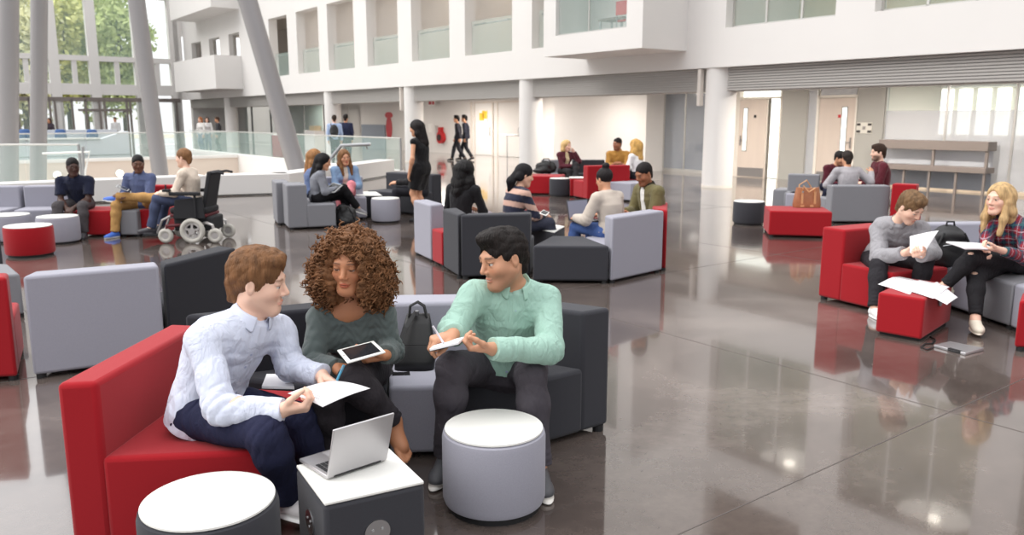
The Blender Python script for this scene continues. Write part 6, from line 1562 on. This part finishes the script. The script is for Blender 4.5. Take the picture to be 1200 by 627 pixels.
# =============== POWERED WHEELCHAIR ===============
wz = 0.; t = thing('wheelchair', 'black powered wheelchair with grey tyres under the cream sweater person', 'wheelchair', (wx, wy, 0))
M_tyre = mat('grey_tyre', rgb(186, 182, 174), .7); M_rim = mat('rim_silver', rgb(196, 192, 190), .4, metal=.6); M_pad = mat('black_pad', rgb(30, 30, 34), .75); M_mred = mat('maroon_frame', rgb(96, 26, 34), .4)
def wheel(cx, cy, cz, r, w_, nm, sp=5):
    n = 32; mb = MB()
    ring = [(cx+(r-.035)*math.cos(2*math.pi*i/n), cy, cz+(r-.035)*math.sin(2*math.pi*i/n)) for i in range(n)]; mb.tube(ring, .034, 10, closed=True); o = mb.build(nm, M_tyre, t, smooth='all')
    mb = MB(); mb.tube([(cx+(r-.075)*math.cos(2*math.pi*i/n), cy, cz+(r-.075)*math.sin(2*math.pi*i/n)) for i in range(n)], .016, 8, closed=True)
    for k in range(sp): a = 2*math.pi*k/sp+.3; mb.beam((cx, cy, cz), (cx+(r-.07)*math.cos(a), cy, cz+(r-.07)*math.sin(a)), .03, .035, (0, 1, 0))
    mb.tube([(cx, cy-w_, cz), (cx, cy+w_, cz)], .045, 14); mb.build('rim', M_rim, o)
for q in (-.29, .29):
    wheel(wx+.06, wy+q, .175, .175, .035, 'drive_wheel'); wheel(wx-.32, wy+q*.93, .105, .105, .025, 'front_caster', 4); wheel(wx+.36, wy+q*.9, .105, .105, .025, 'rear_caster', 4)
    MB().tube([(wx+.36, wy+q*.9, .105), (wx+.33, wy+q*.9, .25), (wx+.24, wy+q*.8, .28), (wx+.1, wy+q*.6, .25)], .022, 8).build('caster_arm', M_rim, t); MB().tube([(wx-.32, wy+q*.93, .105), (wx-.30, wy+q*.93, .24), (wx-.1, wy+q*.7, .25)], .022, 8).build('caster_arm', M_mred, t)
    MB().box(wx-.22, wx+.20, wy+q*1.03-.03, wy+q*1.03+.03, .66, .71).build('armrest', M_pad, t, bevel=.015); MB().tube([(wx+.12, wy+q, .36), (wx+.12, wy+q, .68)], .018, 8).build('armrest_post', M_pad, t)
    MB().tube([(wx+.30, wy+q*.6, .95), (wx+.42, wy+q*.62, .97), (wx+.50, wy+q*.62, .95)], .017, 8).build('push_handle', M_pad, t)
    MB().tube([(wx-.22, wy+q*.45, .40), (wx-.42, wy+q*.42, .30), (wx-.50, wy+q*.42, .12)], .018, 8).build('leg_hanger', M_rim, t); MB().box(wx-.66, wx-.42, wy+q*.45-.09, wy+q*.45+.09, .095, .115).build('footplate', M_pad, t)
MB().quad((wx-.20, wy-.27, .34), (wx+.24, wy-.27, .34), (wx+.22, wy-.27, .64), (wx-.16, wy-.27, .60), .03).build('side_panel', M_pad, t, bevel=.01)
MB().box(wx-.26, wx+.26, wy-.24, wy+.24, .40, .49).build('seat_cushion', M_pad, t, bevel=.03)
MB().box(wx-.22, wx+.32, wy-.22, wy+.22, .16, .36).build('battery_box', M_pad, t, bevel=.03)
MB().box(wx-.25, wx+.25, wy-.26, wy+.26, .36, .40).build('frame', M_mred, t, bevel=.01)
MB().quad((wx+.20, wy-.22, .46), (wx+.20, wy+.22, .46), (wx+.31, wy+.22, .98), (wx+.31, wy-.22, .98), .06).build('backrest', M_pad, t, bevel=.02)
MB().box(wx-.30, wx-.20, wy-.34, wy-.27, .71, .75).build('joystick_box', M_pad, t, bevel=.01); MB().tube([(wx-.26, wy-.30, .74), (wx-.26, wy-.30, .81)], .012, 8).build('joystick', M_pad, t)
